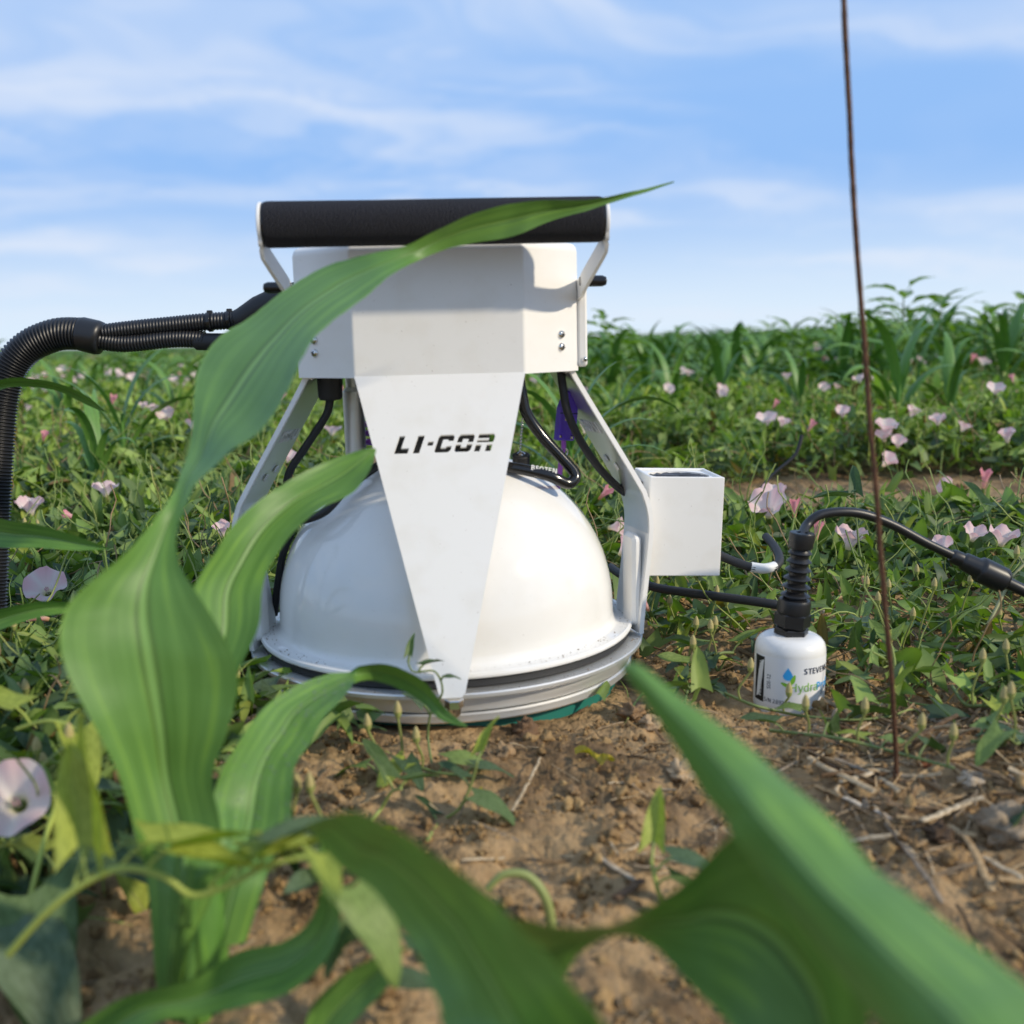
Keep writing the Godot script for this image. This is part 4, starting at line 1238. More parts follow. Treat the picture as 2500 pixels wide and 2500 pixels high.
func cover(x: float, z: float) -> float:                          # how much bindweed grows there
	var c := 1.0
	var e := n_lump.get_noise_2d(x * 0.5 + 4.0, z * 0.5) * 0.35
	for q in [[0.05, 0.30, 0.21, 0.22], [0.30, 0.40, 0.24, 0.21], [0.0, 0.0, 0.165, 0.165], [0.56, -0.68, 0.42, 0.27], [0.10, 0.17, 0.17, 0.10], [0.34, 0.19, 0.16, 0.08], [0.18, 0.02, 0.06, 0.08], [-0.10, 0.40, 0.12, 0.10], [0.214, 0.085, 0.05, 0.045], [0.27, -1.02, 0.12, 0.10]]:
		var d: float = Vector2((x - q[0]) / q[2], (z - q[1]) / q[3]).length()
		c = minf(c, smoothstep(0.72 + e, 1.12 + e, d))
	if x > 0.08 and z > -0.30: c *= lerpf(1.0, 0.30 + 0.35 * e, smoothstep(-0.30, -0.12, z))
	return c

func canopy(x: float, z: float) -> float:
	var far := smoothstep(0.0, -1.6, z)
	var h := lerpf(0.026, 0.080, far) * (1.0 + 0.75 * n_patch.get_noise_2d(x * 0.35, z * 0.35))
	return h * (0.35 + 0.65 * cover(x, z))

func scatter_point(r: RandomNumberGenerator, near: float, far: float, half_deg := 36.0) -> Vector2:
	var d := sqrt(r.randf_range(near * near, far * far))
	var a := deg_to_rad(r.randf_range(-half_deg, half_deg))
	return Vector2(cam_t.origin.x + d * sin(a), cam_t.origin.z - d * cos(a))

func multi(called: String, mesh: Mesh, xf: Array, cols: Array, m: Material, parent: Node) -> void:
	var mm := MultiMesh.new()
	mm.transform_format = MultiMesh.TRANSFORM_3D
	mm.use_colors = true
	mm.mesh = mesh
	mm.instance_count = xf.size()
	for k in xf.size():
		mm.set_instance_transform(k, xf[k])
		mm.set_instance_color(k, cols[k])
	var o := MultiMeshInstance3D.new()
	o.name = called
	o.multimesh = mm
	o.material_override = m
	parent.add_child(o, true)
	tag(o, "", "", "", "stuff")

func make_bindweed_cover() -> void:
	var r := RandomNumberGenerator.new()
	r.seed = 4242
	var o := thing("bindweed_cover", "matted bindweed leaves and runners covering the soil of the field", "ground cover")
	tag(o, "", "", "", "stuff")
	var shapes := []
	for k in 6:
		var g := Geo.new()
		g.col = Color.WHITE
		bind_leaf(g, Transform3D.IDENTITY, 1.0, [0.62, 0.50, 0.68, 0.38, 0.56, 0.72][k], 5, 2, [0.3, 0.7, 0.15, 0.9, 0.45, 0.2][k], [0.5, 0.2, 0.9, 0.4, -0.3, 0.6][k], [0.25, 0.3, 0.18, 0.3, 0.22, 0.2][k], [0.0, 0.5, -0.4, 0.2, 0.6, 0.3][k])
		shapes.append(g.mesh())
	var xf := [[], [], [], [], [], []]
	var cl := [[], [], [], [], [], []]
	for zone in [[0.36, 1.0, 9000, 0.014, 0.026], [1.0, 2.1, 30000, 0.015, 0.031], [2.1, 4.6, 70000, 0.018, 0.036], [4.6, 13.0, 60000, 0.04, 0.075]]:
		for i in zone[2]:
			var p := scatter_point(r, zone[0], zone[1])
			if r.randf() > cover(p.x, p.y): continue
			var h := canopy(p.x, p.y)
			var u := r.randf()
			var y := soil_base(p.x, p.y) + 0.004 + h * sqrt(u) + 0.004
			var s := r.randf_range(zone[3], zone[4])
			var b := Basis(Vector3.UP, r.randf() * TAU) * Basis(Vector3.RIGHT, r.randfn(0.25, 0.75)) * Basis(Vector3.BACK, r.randfn(0.0, 0.65))
			var k := r.randi() % 6
			xf[k].append(Transform3D(b.scaled_local(Vector3.ONE * s), Vector3(p.x, y, p.y)))
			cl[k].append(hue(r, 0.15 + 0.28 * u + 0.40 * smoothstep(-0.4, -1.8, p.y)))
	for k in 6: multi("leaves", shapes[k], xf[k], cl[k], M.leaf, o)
	# runners and leaf stalks
	var stems := []
	for k in 5:
		var g := Geo.new()
		var pts := []
		var q := Vector3.ZERO
		var dir := Vector3(0, 0.5, -1).normalized()
		for i in 7:
			pts.append(q)
			dir = (dir + Vector3(r.randfn(0, 0.3), r.randfn(-0.12, 0.3), r.randfn(0, 0.2))).normalized()
			q += dir / 6.0
		g.tube(spline(pts, 2), [0.011, 0.011, 0.010, 0.009, 0.008, 0.007, 0.007], 4, false)
		stems.append(g.mesh())
	xf = [[], [], [], [], []]
	cl = [[], [], [], [], []]
	for zone in [[0.36, 1.0, 2200, 0.03, 0.09], [1.0, 2.1, 4200, 0.05, 0.10], [2.1, 4.6, 4000, 0.06, 0.13]]:
		for i in zone[2]:
			var p := scatter_point(r, zone[0], zone[1])
			if r.randf() > cover(p.x, p.y): continue
			var h := canopy(p.x, p.y)
			var s := r.randf_range(zone[3], zone[4])
			var th := r.randf_range(0.7, 1.1) * 0.055 / s
			var b := Basis(Vector3.UP, r.randf() * TAU) * Basis(Vector3.RIGHT, r.randfn(0.1, 0.4))
			b = b * Basis.from_scale(Vector3(s * th, s * th, s) if th > 1.0 else Vector3(s, s, s))
			var k := r.randi() % 5
			xf[k].append(Transform3D(b, Vector3(p.x, soil_base(p.x, p.y) + 0.006 + h * r.randf_range(0.2, 0.9), p.y)))
			cl[k].append(Color(0.18, 0.27, 0.07).lerp(Color(0.32, 0.36, 0.10), r.randf()) if r.randf() < 0.8 else Color(0.30, 0.20, 0.10))
	for k in 5: multi("runners", stems[k], xf[k], cl[k], M.stem, o)

# ---- flowers
func flower_corolla(seg: int, rows_n: int, rad: float, open: float, seed_: int, pale: float) -> Geo:
	var g := Geo.new()
	var n := FastNoiseLite.new()
	n.seed = seed_; n.frequency = 0.8
	var hgt := 0.019 + 0.010 * (1.0 - open)
	for i in rows_n:
		var t := float(i) / (rows_n - 1)
		for k in seg + 1:
			var a := TAU * k / seg
			var star := 0.5 + 0.5 * cos(a * 5.0)
			var rr := 0.0022 + (rad * (0.35 + 0.65 * open) - 0.0022) * pow(t, 1.9 - 0.55 * open)
			if i == 0: rr = 0.0002
			rr *= 1.0 + t * t * (0.040 * star + 0.025 * n.get_noise_2d(cos(a) * 2.0, sin(a) * 2.0))
			var y := hgt * pow(t, 0.62) + t * t * 0.0022 * cos(a * 5.0 + PI) + t * t * 0.005 * n.get_noise_2d(cos(a) * 1.3 + 5.0, sin(a) * 1.3)
			var white := Color(0.92, 0.85, 0.78)
			var pink := Color(0.90, 0.53, 0.56).lerp(white, pale * 0.6)
			var c := white.lerp(pink, clampf(t * 1.5 - 0.35, 0, 1) * (1.0 - pow(star, 3.0) * 0.75))
			c = c.lerp(Color(0.75, 0.70, 0.25), smoothstep(0.35, 0.0, t))
			g.col = c
			g.v(Vector3(rr * cos(a), y, rr * sin(a)), Vector2(float(k) / seg, t))
	for i in rows_n - 1:
		for k in seg:
			var q := i * (seg + 1) + k
			g.quad(q, q + seg + 1, q + seg + 2, q + 1)
	return g

var fl_meshes := {}
func flower_mesh(kind: int, fine: bool) -> Dictionary:
	var key := "%d%s" % [kind, fine]
	if fl_meshes.has(key): return fl_meshes[key]
	var open: float = [1.0, 0.9, 0.75, 0.55, 0.12][kind]
	var pale: float = [0.25, 0.6, 0.45, 0.3, 0.0][kind]
	var d := {}
	d.corolla = flower_corolla(40 if fine else 15, 9 if fine else 5, 0.0165, open, 5 + kind, pale).mesh()
	var c := Geo.new()
	c.col = Color(0.16, 0.22, 0.05)
	c.lathe([Vector2(0.0009, -0.004), Vector2(0.0020, -0.003), Vector2(0.0029, 0.0005), Vector2(0.0027, 0.0045), Vector2(0.0016, 0.0062)], 10 if fine else 6)
	d.calyx = c.mesh()
	var s := Geo.new()
	s.col = Color(0.17, 0.24, 0.07)
	s.tube(spline([Vector3(0, -0.003, 0), Vector3(0.001, -0.015, 0.001), Vector3(0.004, -0.03, 0.002), Vector3(0.010, -0.048, 0.004)], 4), [0.0008], 6 if fine else 4, false)
	d.stalk = s.mesh()
	if fine:
		var q := Geo.new()
		q.col = Color(0.70, 0.62, 0.55)
		for k in 5:
			var a := TAU * k / 5 + 0.3
			q.col = Color(0.75, 0.70, 0.62)
			q.tube([Vector3(0.0008 * cos(a), 0.002, 0.0008 * sin(a)), Vector3(0.0010 * cos(a), 0.008, 0.0010 * sin(a)), Vector3(0.0012 * cos(a), 0.0105, 0.0012 * sin(a))], [0.0002], 5)
			q.col = Color(0.62, 0.36, 0.42)
			q.ball(Vector3(0.0013 * cos(a), 0.0122, 0.0013 * sin(a)), Vector3(0.0005, 0.0016, 0.0005), 6, 5)
		d.stamens = q.mesh()
	fl_meshes[key] = d
	return d

func add_flower(pos: Vector3, up: Vector3, spin: float, size: float, kind: int, fine: bool, label: String, group := "") -> void:
	var called := "closed_bindweed_flower" if kind == 4 else "bindweed_flower"
	var o := thing(called, label, "flower", pos, group)
	var q := Basis(Quaternion(Vector3.UP, up.normalized())) * Basis(Vector3.UP, spin)
	o.basis = q.scaled(Vector3.ONE * size)
	var d := flower_mesh(kind, fine)
	put("corolla", d.corolla, M.petal if kind != 4 else M.bud_petal, o)
	put("calyx", d.calyx, M.leaf, o)
	put("stalk", d.stalk, M.stem, o)
	if d.has("stamens") and kind < 3: put("stamens", d.stamens, M.stem, o)

func place_flowers() -> void:
	M.bud_petal = M.petal.duplicate()
	M.bud_petal.albedo_color = Color(0.98, 0.82, 0.84)
	# pixel x, y, depth, facing (x right, y up, z to the camera), size, kind, label
	var near := [
		[122, 1460, 0.93, Vector3(0.10, 0.66, 0.74), 1.35, 0, "open pink and white bindweed flower facing up, below the corn leaf tip at left"],
		[58, 1975, 0.445, Vector3(0.12, 0.50, 0.86), 1.25, 1, "large lilac bindweed flower cut by the left edge of the frame"],
		[78, 1270, 1.18, Vector3(0.0, 0.95, 0.30), 1.35, 2, "lilac bindweed flower seen side-on just above the corn leaf tip"],
		[258, 1222, 1.28, Vector3(0.05, 0.98, 0.15), 1.25, 1, "white-lilac bindweed flower seen exactly side-on at the left"],
		[200, 1270, 1.15, Vector3(-0.9, 0.35, 0.2), 0.9, 4, "closed pink bindweed flower lying over to the left above the corn leaf tip"],
		[135, 1515, 0.80, Vector3(-0.95, 0.2, 0.1), 0.9, 4, "closed rose bindweed flower behind the yellow-green shoot at left"],
		[545, 1320, 1.05, Vector3(0.0, 0.8, 0.4), 0.95, 3, "pale lilac bindweed flower half hidden behind the leaning corn leaf"],
		[700, 1135, 1.35, Vector3(0.3, 0.6, 0.5), 1.0, 3, "half-open bindweed flower seen between the two corn leaves, below the black cable"],
		[735, 1020, 1.6, Vector3(-0.2, 0.6, 0.6), 1.0, 2, "bindweed flower glimpsed between the polished arm and the black cable"],
		[810, 1070, 1.6, Vector3(0.1, 0.98, 0.1), 1.1, 1, "flat side-on bindweed flower beside the lifting cylinder"],
		[1880, 1275, 1.08, Vector3(-0.25, 0.75, 0.55), 1.7, 2, "largest pink bindweed flower, above the cable loop of the white probe"],
		[1895, 1235, 1.12, Vector3(-0.2, 0.8, 0.3), 1.2, 2, "pink bindweed flower behind the largest one, by the bent wire"],
		[1938, 1275, 1.05, Vector3(0.05, 0.98, 0.1), 1.0, 4, "closed pink bindweed bud standing right of the largest flower"],
		[1990, 1330, 0.98, Vector3(0.1, 0.95, 0.2), 1.0, 4, "closed pink bindweed flower behind the cable at the strain relief"],
		[2068, 1355, 0.98, Vector3(0.12, 0.95, 0.25), 1.35, 2, "pale bindweed flower with dark stripes beneath the arching black cable"],
		[2100, 1395, 0.95, Vector3(0.2, -0.6, 0.2), 1.0, 4, "hanging closed pink flower beneath the arching black cable"],
		[2150, 1145, 1.55, Vector3(0.3, 0.55, 0.55), 1.35, 3, "striped pink bindweed flower leaning right, beside the rusty rod above the soil strip"],
		[2190, 1100, 1.7, Vector3(-0.1, 0.6, 0.6), 1.3, 3, "pink bindweed flower of the cluster right of the rod, lowest one"],
		[2160, 1065, 1.75, Vector3(0.0, 0.85, 0.4), 1.55, 1, "wide pale bindweed flower right of the rusty rod, topmost of its cluster"],
		[2160, 1085, 1.7, Vector3(-0.25, 0.8, 0.4), 1.3, 2, "cupped pale bindweed flower right of the rusty rod, middle of its cluster"],
		[2330, 1205, 1.38, Vector3(-0.75, 0.5, 0.4), 1.25, 3, "folded pale bindweed flower on its side at the edge of the soil strip"],
		[2398, 1205, 1.35, Vector3(0.1, 0.95, 0.2), 1.35, 4, "closed deep pink bindweed flower upright near the right edge"],
		[2460, 1090, 1.6, Vector3(-0.2, 0.9, 0.3), 1.35, 3, "lilac bindweed flower cut by the right edge of the frame"],
		[2370, 1330, 1.0, Vector3(0.1, 0.85, 0.45), 1.0, 2, "small white bindweed flower above the black cable connector"],
		[2305, 1360, 0.93, Vector3(-0.3, 0.7, 0.5), 0.95, 3, "white bindweed flower touching the black cable connector from behind"],
		[2440, 1345, 1.0, Vector3(0.1, 0.9, 0.3), 1.2, 2, "flat pale bindweed flower behind the black cable connector"],
		[1650, 1205, 1.35, Vector3(0.1, 0.85, 0.45), 1.25, 2, "pale pink bindweed flower standing just right of the white vent box"],
		[1872, 1045, 1.85, Vector3(-0.15, 0.8, 0.5), 1.5, 1, "wide pale bindweed flower above the bent wire, left one of a pair"],
		[1905, 1048, 1.85, Vector3(0.2, 0.8, 0.4), 1.15, 2, "pink bindweed flower above the bent wire, right one of a pair"],
		[1968, 1060, 1.7, Vector3(0.45, 0.8, 0.2), 1.1, 4, "closed salmon bindweed flower leaning right over the bent wire"],
		[1505, 1365, 0.92, Vector3(0.55, 0.75, 0.3), 1.0, 3, "half-open pink bindweed flower between the dome and the right arm"],
		[1475, 1290, 1.02, Vector3(0.75, 0.1, 0.4), 1.0, 3, "drooping pink bindweed flower between the dome and the sensor cable"],
		[1455, 1225, 1.15, Vector3(0.5, 0.5, 0.4), 1.0, 4, "closed pink bindweed flower behind the dome at right"],
		[1590, 1500, 0.76, Vector3(-0.4, 0.6, 0.3), 0.8, 4, "withered pink bindweed flower on the soil right of the base"],
		[2220, 1030, 2.0, Vector3(0.2, 0.8, 0.4), 1.5, 3, "tall pale bindweed flower at the foot of the big corn plant right of the rod"],
		[2290, 1045, 1.95, Vector3(-0.2, 0.85, 0.35), 1.35, 2, "pale bindweed flower right of the big corn plant, nearest to it"],
		[2345, 1060, 1.9, Vector3(0.3, 0.85, 0.3), 1.2, 2, "pale bindweed flower between the big corn plant and the right edge"]]
	for q in near:
		var spot := at(q[0], q[1], q[2])
		var need := soil_base(spot.x, spot.z) + canopy(spot.x, spot.z) + 0.012
		var dd: float = q[2]
		while spot.y < need and dd > 0.5:          # never sunk in the leaves: bring it forward along its line until it stands clear
			dd -= 0.02
			spot = at(q[0], q[1], dd)
			need = soil_base(spot.x, spot.z) + canopy(spot.x, spot.z) + 0.012
		add_flower(spot, cam_t.basis * q[3], 0.4 + q[0] * 0.1, q[4] * 0.80 * dd / q[2], q[5], q[2] < 1.3, q[6])
	# the rest of the flowers in the carpet
	var r := RandomNumberGenerator.new()
	r.seed = 99
	var n := 0
	var guard := 0
	while n < 262 and guard < 9000:
		guard += 1
		var p := scatter_point(r, 1.4, 5.4, 30.0)
		var clump := n_lump.get_noise_2d(p.x * 0.12, p.y * 0.12)
		if cover(p.x, p.y) < 0.9 or clump < -0.16: continue
		if p.x > 0.0 and r.randf() < 0.25: continue
		var pos := Vector3(p.x, soil_base(p.x, p.y) + canopy(p.x, p.y) * 1.1 + r.randf_range(0.016, 0.04), p.y)
		var c := cam_t.affine_inverse() * pos
		var sx := 1250.0 + c.x / -c.z * FPX
		var where := "in the weeds " + field_place(pos)
		var kind := [0, 1, 1, 2, 2, 3, 4][r.randi() % 7] as int
		var dist := "nearest" if -c.z < 2.0 else ("mid-distance" if -c.z < 3.0 else ("distant" if -c.z < 4.0 else "farthest"))
		add_flower(pos, Vector3(r.randfn(0.15, 0.4), 1.0, r.randfn(0.25, 0.4)), r.randf() * TAU, r.randf_range(0.62, 1.02), kind, false, "%s %s bindweed flower %s" % [dist, "closed pink" if kind == 4 else ["open pink", "pale open", "cupped pale", "half-open pink"][kind], where], "bindweed flowers " + where)
		n += 1

# ---- vines one can follow, with leaves and buds of their own
var bud_mesh: ArrayMesh
var leaf_kinds := []
func make_vine(label: String, path: Array, leaves: Array, buds: Array, thick := 0.0011, tint := Color(0.16, 0.21, 0.07)) -> Node3D:
	# leaves: [share along the vine, yaw, lift, length, kind, tint shift]; buds: [share, height, lean]
	var o := thing("bindweed_vine", label, "vine", path[0])
	var sp := spline(path, 8)
	var loc := []
	for p in sp: loc.append(p - path[0])
	var g := Geo.new()
	g.col = tint
	var radii := []
	for i in loc.size(): radii.append(thick * lerpf(1.0, 0.65, float(i) / loc.size()))
	g.tube(loc, radii, 7)
	put("stem", g, M.stem, o)
	for q in leaves:
		var i := clampi(int(q[0] * (loc.size() - 1)), 0, loc.size() - 1)
		var stalk_end: Vector3 = loc[i] + Vector3(sin(q[1]), 0.9 + q[2] * 0.3, -cos(q[1])).normalized() * q[3] * 0.35
		g = Geo.new()
		g.col = tint
		g.tube([loc[i], loc[i].lerp(stalk_end, 0.5) + Vector3(0, 0.001, 0), stalk_end], [0.0006], 5, false)
		var lf := put("leaf", leaf_kinds[q[4] % leaf_kinds.size()], M.leaf_tints[(q[4] + (i if tint.r < 0.33 else 0)) % M.leaf_tints.size()], o)
		lf.transform = Transform3D((Basis(Vector3.UP, -q[1]) * Basis(Vector3.RIGHT, q[2])).scaled_local(Vector3.ONE * q[3]), stalk_end)
		put("leaf_stalk", g, M.stem, o)
	for q in buds:
		var i := clampi(int(q[0] * (loc.size() - 1)), 0, loc.size() - 1)
		var top: Vector3 = loc[i] + Vector3(q[2], q[1], 0.002)
		g = Geo.new()
		g.col = Color(0.24, 0.27, 0.08)
		g.tube(spline([loc[i], loc[i] + Vector3(-q[2] * 0.3, q[1] * 0.4, 0), top], 4), [0.0007], 6, false)
		put("bud_stalk", g, M.stem, o)
		var b := put("bud", bud_mesh, M.stem, o)
		b.position = top
		b.rotation = Vector3(0, 0, -q[2] * 8.0)
	return o

func prepare_vines() -> void:
	for k in 6:
		var g := Geo.new()
		bind_leaf(g, Transform3D.IDENTITY, 1.0, [0.62, 0.5, 0.72, 0.42, 0.58, 0.8][k], 10, 4, [0.3, 0.75, 0.15, 1.0, 0.45, 0.2][k], [0.5, 0.2, 0.9, 0.4, -0.3, 0.6][k], [0.25, 0.3, 0.18, 0.3, 0.22, 0.2][k], [0.0, 0.5, -0.4, 0.2, 0.6, 0.3][k])
		leaf_kinds.append(g.mesh())
	M.leaf_tints = []
	for c in [Color(0.105, 0.165, 0.09), Color(0.150, 0.220, 0.09), Color(0.25, 0.34, 0.10), Color(0.14, 0.20, 0.115), Color(0.44, 0.49, 0.09), Color(0.09, 0.145, 0.07)]:
		var m: StandardMaterial3D = M.leaf.duplicate()
		m.albedo_color = c.linear_to_srgb()
		m.albedo_texture = M.leaf_grain
		M.leaf_tints.append(m)
	var b := Geo.new()
	b.col = Color(0.30, 0.34, 0.10)
	b.lathe([Vector2(0.0007, 0), Vector2(0.0017, 0.0014), Vector2(0.0021, 0.0035)], 9)
	b.col = Color(0.40, 0.34, 0.14)
	b.lathe([Vector2(0.0021, 0.0035), Vector2(0.0019, 0.0058), Vector2(0.0010, 0.0082), Vector2(0.0002, 0.0094)], 9)
	bud_mesh = b.mesh()

func rand_leaves(r: RandomNumberGenerator, n: int, ln := 0.024) -> Array:
	var out := []
	for k in n: out.append([(k + 0.7 + r.randf_range(-0.3, 0.3)) / (n + 0.4), r.randf_range(-1.6, 1.6) + (PI if k % 2 else 0.0), r.randf_range(-0.5, 0.6), ln * r.randf_range(0.7, 1.25), r.randi() % 6])
	return out

func make_vines() -> void:
	prepare_vines()
	var r := RandomNumberGenerator.new()
	r.seed = 606
	var G := func(x: float, y: float, up: float) -> Vector3: return on_ground(x, y) + Vector3(0, up, 0)
	# on the right, round the probe and the rod
	make_vine("long green runner on the dark litter, passing behind the foot of the rusty rod", [G.call(1880, 1800, 0.004), G.call(1960, 1818, 0.006), G.call(2060, 1832, 0.006), G.call(2150, 1850, 0.005), G.call(2240, 1875, 0.005), G.call(2330, 1895, 0.004)], [[0.30, 0.6, -0.9, 0.027, 3], [0.55, -0.8, 0.1, 0.017, 0], [0.62, 1.2, 0.1, 0.016, 2], [0.12, -1.4, 0.2, 0.02, 1], [0.8, 0.9, -0.4, 0.024, 3]], [[0.24, 0.014, -0.002], [0.48, 0.016, 0.002], [0.77, 0.014, 0.005], [0.95, 0.014, 0.001]])
	make_vine("runner crossing in front of the white probe with two buds standing before its label", [G.call(1640, 1690, 0.006), G.call(1740, 1712, 0.008), G.call(1830, 1742, 0.006), G.call(1900, 1756, 0.005), G.call(1960, 1768, 0.005), G.call(2080, 1778, 0.005), G.call(2200, 1770, 0.006)], [[0.05, 0.9, -0.2, 0.018, 0], [0.16, 2.6, 0.1, 0.015, 2], [0.22, -1.2, -0.3, 0.018, 1], [0.70, -0.9, 0.1, 0.016, 5], [0.82, 1.2, -0.3, 0.018, 0], [0.95, -1.6, 0.0, 0.018, 2]], [[0.31, 0.018, 0.005], [0.56, 0.010, 0.002], [0.12, 0.014, -0.002]])
	make_vine("sunlit pale bindweed shoot with broad leaves between the probe and the rod", [G.call(2090, 1690, 0.004), G.call(2120, 1680, 0.014), G.call(2150, 1660, 0.020), G.call(2180, 1650, 0.018)], [[0.2, -1.0, -0.3, 0.030, 5], [0.5, 2.4, -0.6, 0.030, 2], [0.75, 0.8, 0.2, 0.024, 4], [0.95, -0.5, 0.5, 0.02, 4]], [])
	make_vine("thick pale stem slanting up at the right edge towards the cable connector", [G.call(2270, 1690, 0.004), G.call(2340, 1620, 0.012), at(2400, 1540, 0.72), at(2445, 1460, 0.73), at(2475, 1405, 0.735), at(2520, 1360, 0.74)], [[0.35, 1.2, -0.4, 0.028, 0], [0.5, -1.4, -0.3, 0.026, 2], [0.62, 0.2, 0.9, 0.026, 1], [0.75, 2.2, -0.2, 0.022, 5], [0.9, -0.4, 0.4, 0.024, 2]], [[0.7, 0.02, 0.004]], 0.0016, Color(0.27, 0.27, 0.13))
	make_vine("pair of budded shoots standing on the soil right of the rusty rod", [G.call(2165, 1640, 0.003), G.call(2200, 1630, 0.004), G.call(2260, 1615, 0.005)], [[0.4, 0.6, 0.0, 0.024, 2]], [[0.05, 0.045, -0.008], [0.9, 0.048, 0.006], [0.6, 0.030, 0.004]], 0.0010)
	make_vine("upright shoot with light green folded leaves, right behind the arching black cable", [G.call(2130, 1440, 0.004), at(2102, 1360, 0.90), at(2092, 1280, 0.90), at(2088, 1215, 0.90)], [[0.9, -1.2, 0.1, 0.030, 3], [0.95, 0.2, 1.0, 0.028, 1], [0.8, 1.3, -0.2, 0.026, 0], [0.5, 0.9, -0.3, 0.02, 2]], [])
	make_vine("tall leafy shoot at the right edge carrying the deep pink closed flower", [G.call(2440, 1440, 0.004), at(2430, 1370, 0.95), at(2420, 1290, 0.98), at(2405, 1245, 1.0)], [[0.9, 1.2, 0.0, 0.034, 2], [0.95, -0.3, 0.8, 0.032, 3], [0.6, -1.3, -0.3, 0.045, 3], [0.3, 1.0, -0.2, 0.03, 0]], [], 0.0015)
	for q in [[1700, 1560, 1830, 1580, "low runner over the damp soil between base and probe"], [1640, 1640, 1780, 1660, "tangled runner on the soil right of the teal collar"], [2040, 1560, 2240, 1580, "runner in the shade behind the rusty rod"], [2300, 1560, 2500, 1600, "leafy runner below the cable connector"], [2080, 1480, 2300, 1500, "leafy runner left of and below the cable connector"], [2320, 1740, 2500, 1760, "green runner with twisted leaves at the right edge above the straw"], [2380, 1860, 2520, 1850, "broad dark leaves at the right edge beside the straw"], [1560, 1560, 1680, 1600, "short runner creeping towards the base from the right"], [1780, 1640, 1660, 1740, "runner creeping downhill left of the probe"]]:
		var pts := []
		for k in 6:
			var t := k / 5.0
			pts.append(G.call(lerpf(q[0], q[2], t) + r.randf_range(-12, 12), lerpf(q[1], q[3], t) + r.randf_range(-14, 14), r.randf_range(0.004, 0.016)))
		make_vine(q[4], pts, rand_leaves(r, 8, 0.022), [[0.3, r.randf_range(0.015, 0.03), 0.003], [0.7, r.randf_range(0.015, 0.03), -0.003]])
	# little shoots on the bare soil in front of the base
	make_vine("small bindweed seedling with three budded tips in front of the cap nut", [G.call(925, 1900, 0.002), G.call(960, 1890, 0.004), G.call(1010, 1888, 0.004), G.call(1070, 1905, 0.004), G.call(1150, 1912, 0.004)], [[0.0, -1.3, -0.1, 0.023, 2], [0.35, 2.6, -0.2, 0.022, 0], [0.55, -2.4, -0.1, 0.022, 5], [0.75, 1.2, 0.0, 0.026, 2], [0.95, 1.5, -0.1, 0.02, 0]], [[0.02, 0.024, -0.004], [0.4, 0.026, -0.001], [0.6, 0.014, -0.002]])
	make_vine("thin twining shoot climbing past the cap nut in front of the ring", [G.call(1055, 1880, 0.003), at(1045, 1800, 0.555), at(1052, 1740, 0.550), at(1080, 1690, 0.545), at(1062, 1640, 0.542), at(1010, 1640, 0.54), at(995, 1612, 0.54)], [[0.32, -0.8, 0.4, 0.018, 0], [0.6, 1.4, 0.2, 0.008, 2], [0.8, 1.0, 0.2, 0.012, 3], [0.97, 0.2, 0.9, 0.013, 3]], [], 0.0007)
	make_vine("Y-shaped pale green seedling right of the dark leaf on the bare soil", [G.call(905, 2015, 0.002), at(930, 1975, 0.50), at(955, 1935, 0.495), at(980, 1925, 0.49)], [[0.75, -0.9, 0.9, 0.022, 1], [0.95, 1.5, 0.3, 0.015, 3]], [], 0.0010, Color(0.30, 0.36, 0.10))
	make_vine("slender leaning seedling with yellowing leaf on the bare soil", [G.call(1045, 2060, 0.002), at(1070, 2010, 0.50), at(1120, 1975, 0.495), at(1150, 1915, 0.49), at(1165, 1860, 0.485)], [[0.98, 0.7, 1.0, 0.018, 3], [0.72, -1.1, 0.5, 0.015, 1], [0.55, 1.7, -0.2, 0.024, 2], [0.25, -0.9, 0.7, 0.014, 3]], [], 0.0009, Color(0.26, 0.32, 0.10))
	make_vine("seedling with folded leaves standing on soil just left of the big blurred leaf", [G.call(1625, 2230, 0.002), at(1605, 2170, 0.43), at(1590, 2100, 0.43)], [[0.95, 0.3, 0.9, 0.024, 1], [0.8, 1.5, -0.2, 0.028, 0], [0.6, 1.9, -0.4, 0.02, 4]], [], 0.0012, Color(0.30, 0.38, 0.10))
	make_vine("furry pale tendril arching out of the soil below the dark leaf", [G.call(1350, 2300, 0.0), at(1335, 2200, 0.41), at(1290, 2140, 0.41), at(1230, 2135, 0.41), at(1190, 2170, 0.41)], [], [], 0.0022, Color(0.26, 0.30, 0.10))
	# out-of-focus bindweed twining round the near corn
	make_vine("blurred yellow-green bindweed twining across the near corn stalk", [at(20, 2330, 0.345), at(110, 2230, 0.340), at(200, 2160, 0.338), at(300, 2120, 0.336), at(400, 2140, 0.336), at(470, 2185, 0.337), at(560, 2160, 0.336), at(660, 2110, 0.335), at(780, 2100, 0.334), at(820, 2200, 0.335)],
		[[0.20, 0.4, 1.4, 0.044, 4], [0.24, -0.5, 1.2, 0.034, 4], [0.33, 1.5, -0.1, 0.036, 4], [0.40, 1.7, -0.3, 0.034, 4], [0.60, 1.4, 0.25, 0.030, 4], [0.66, 1.3, 0.0, 0.034, 4], [0.74, 1.2, 0.35, 0.028, 3], [0.9, 2.8, -0.4, 0.022, 4], [0.99, 2.2, -0.6, 0.03, 2]], [], 0.0013, Color(0.34, 0.40, 0.08))
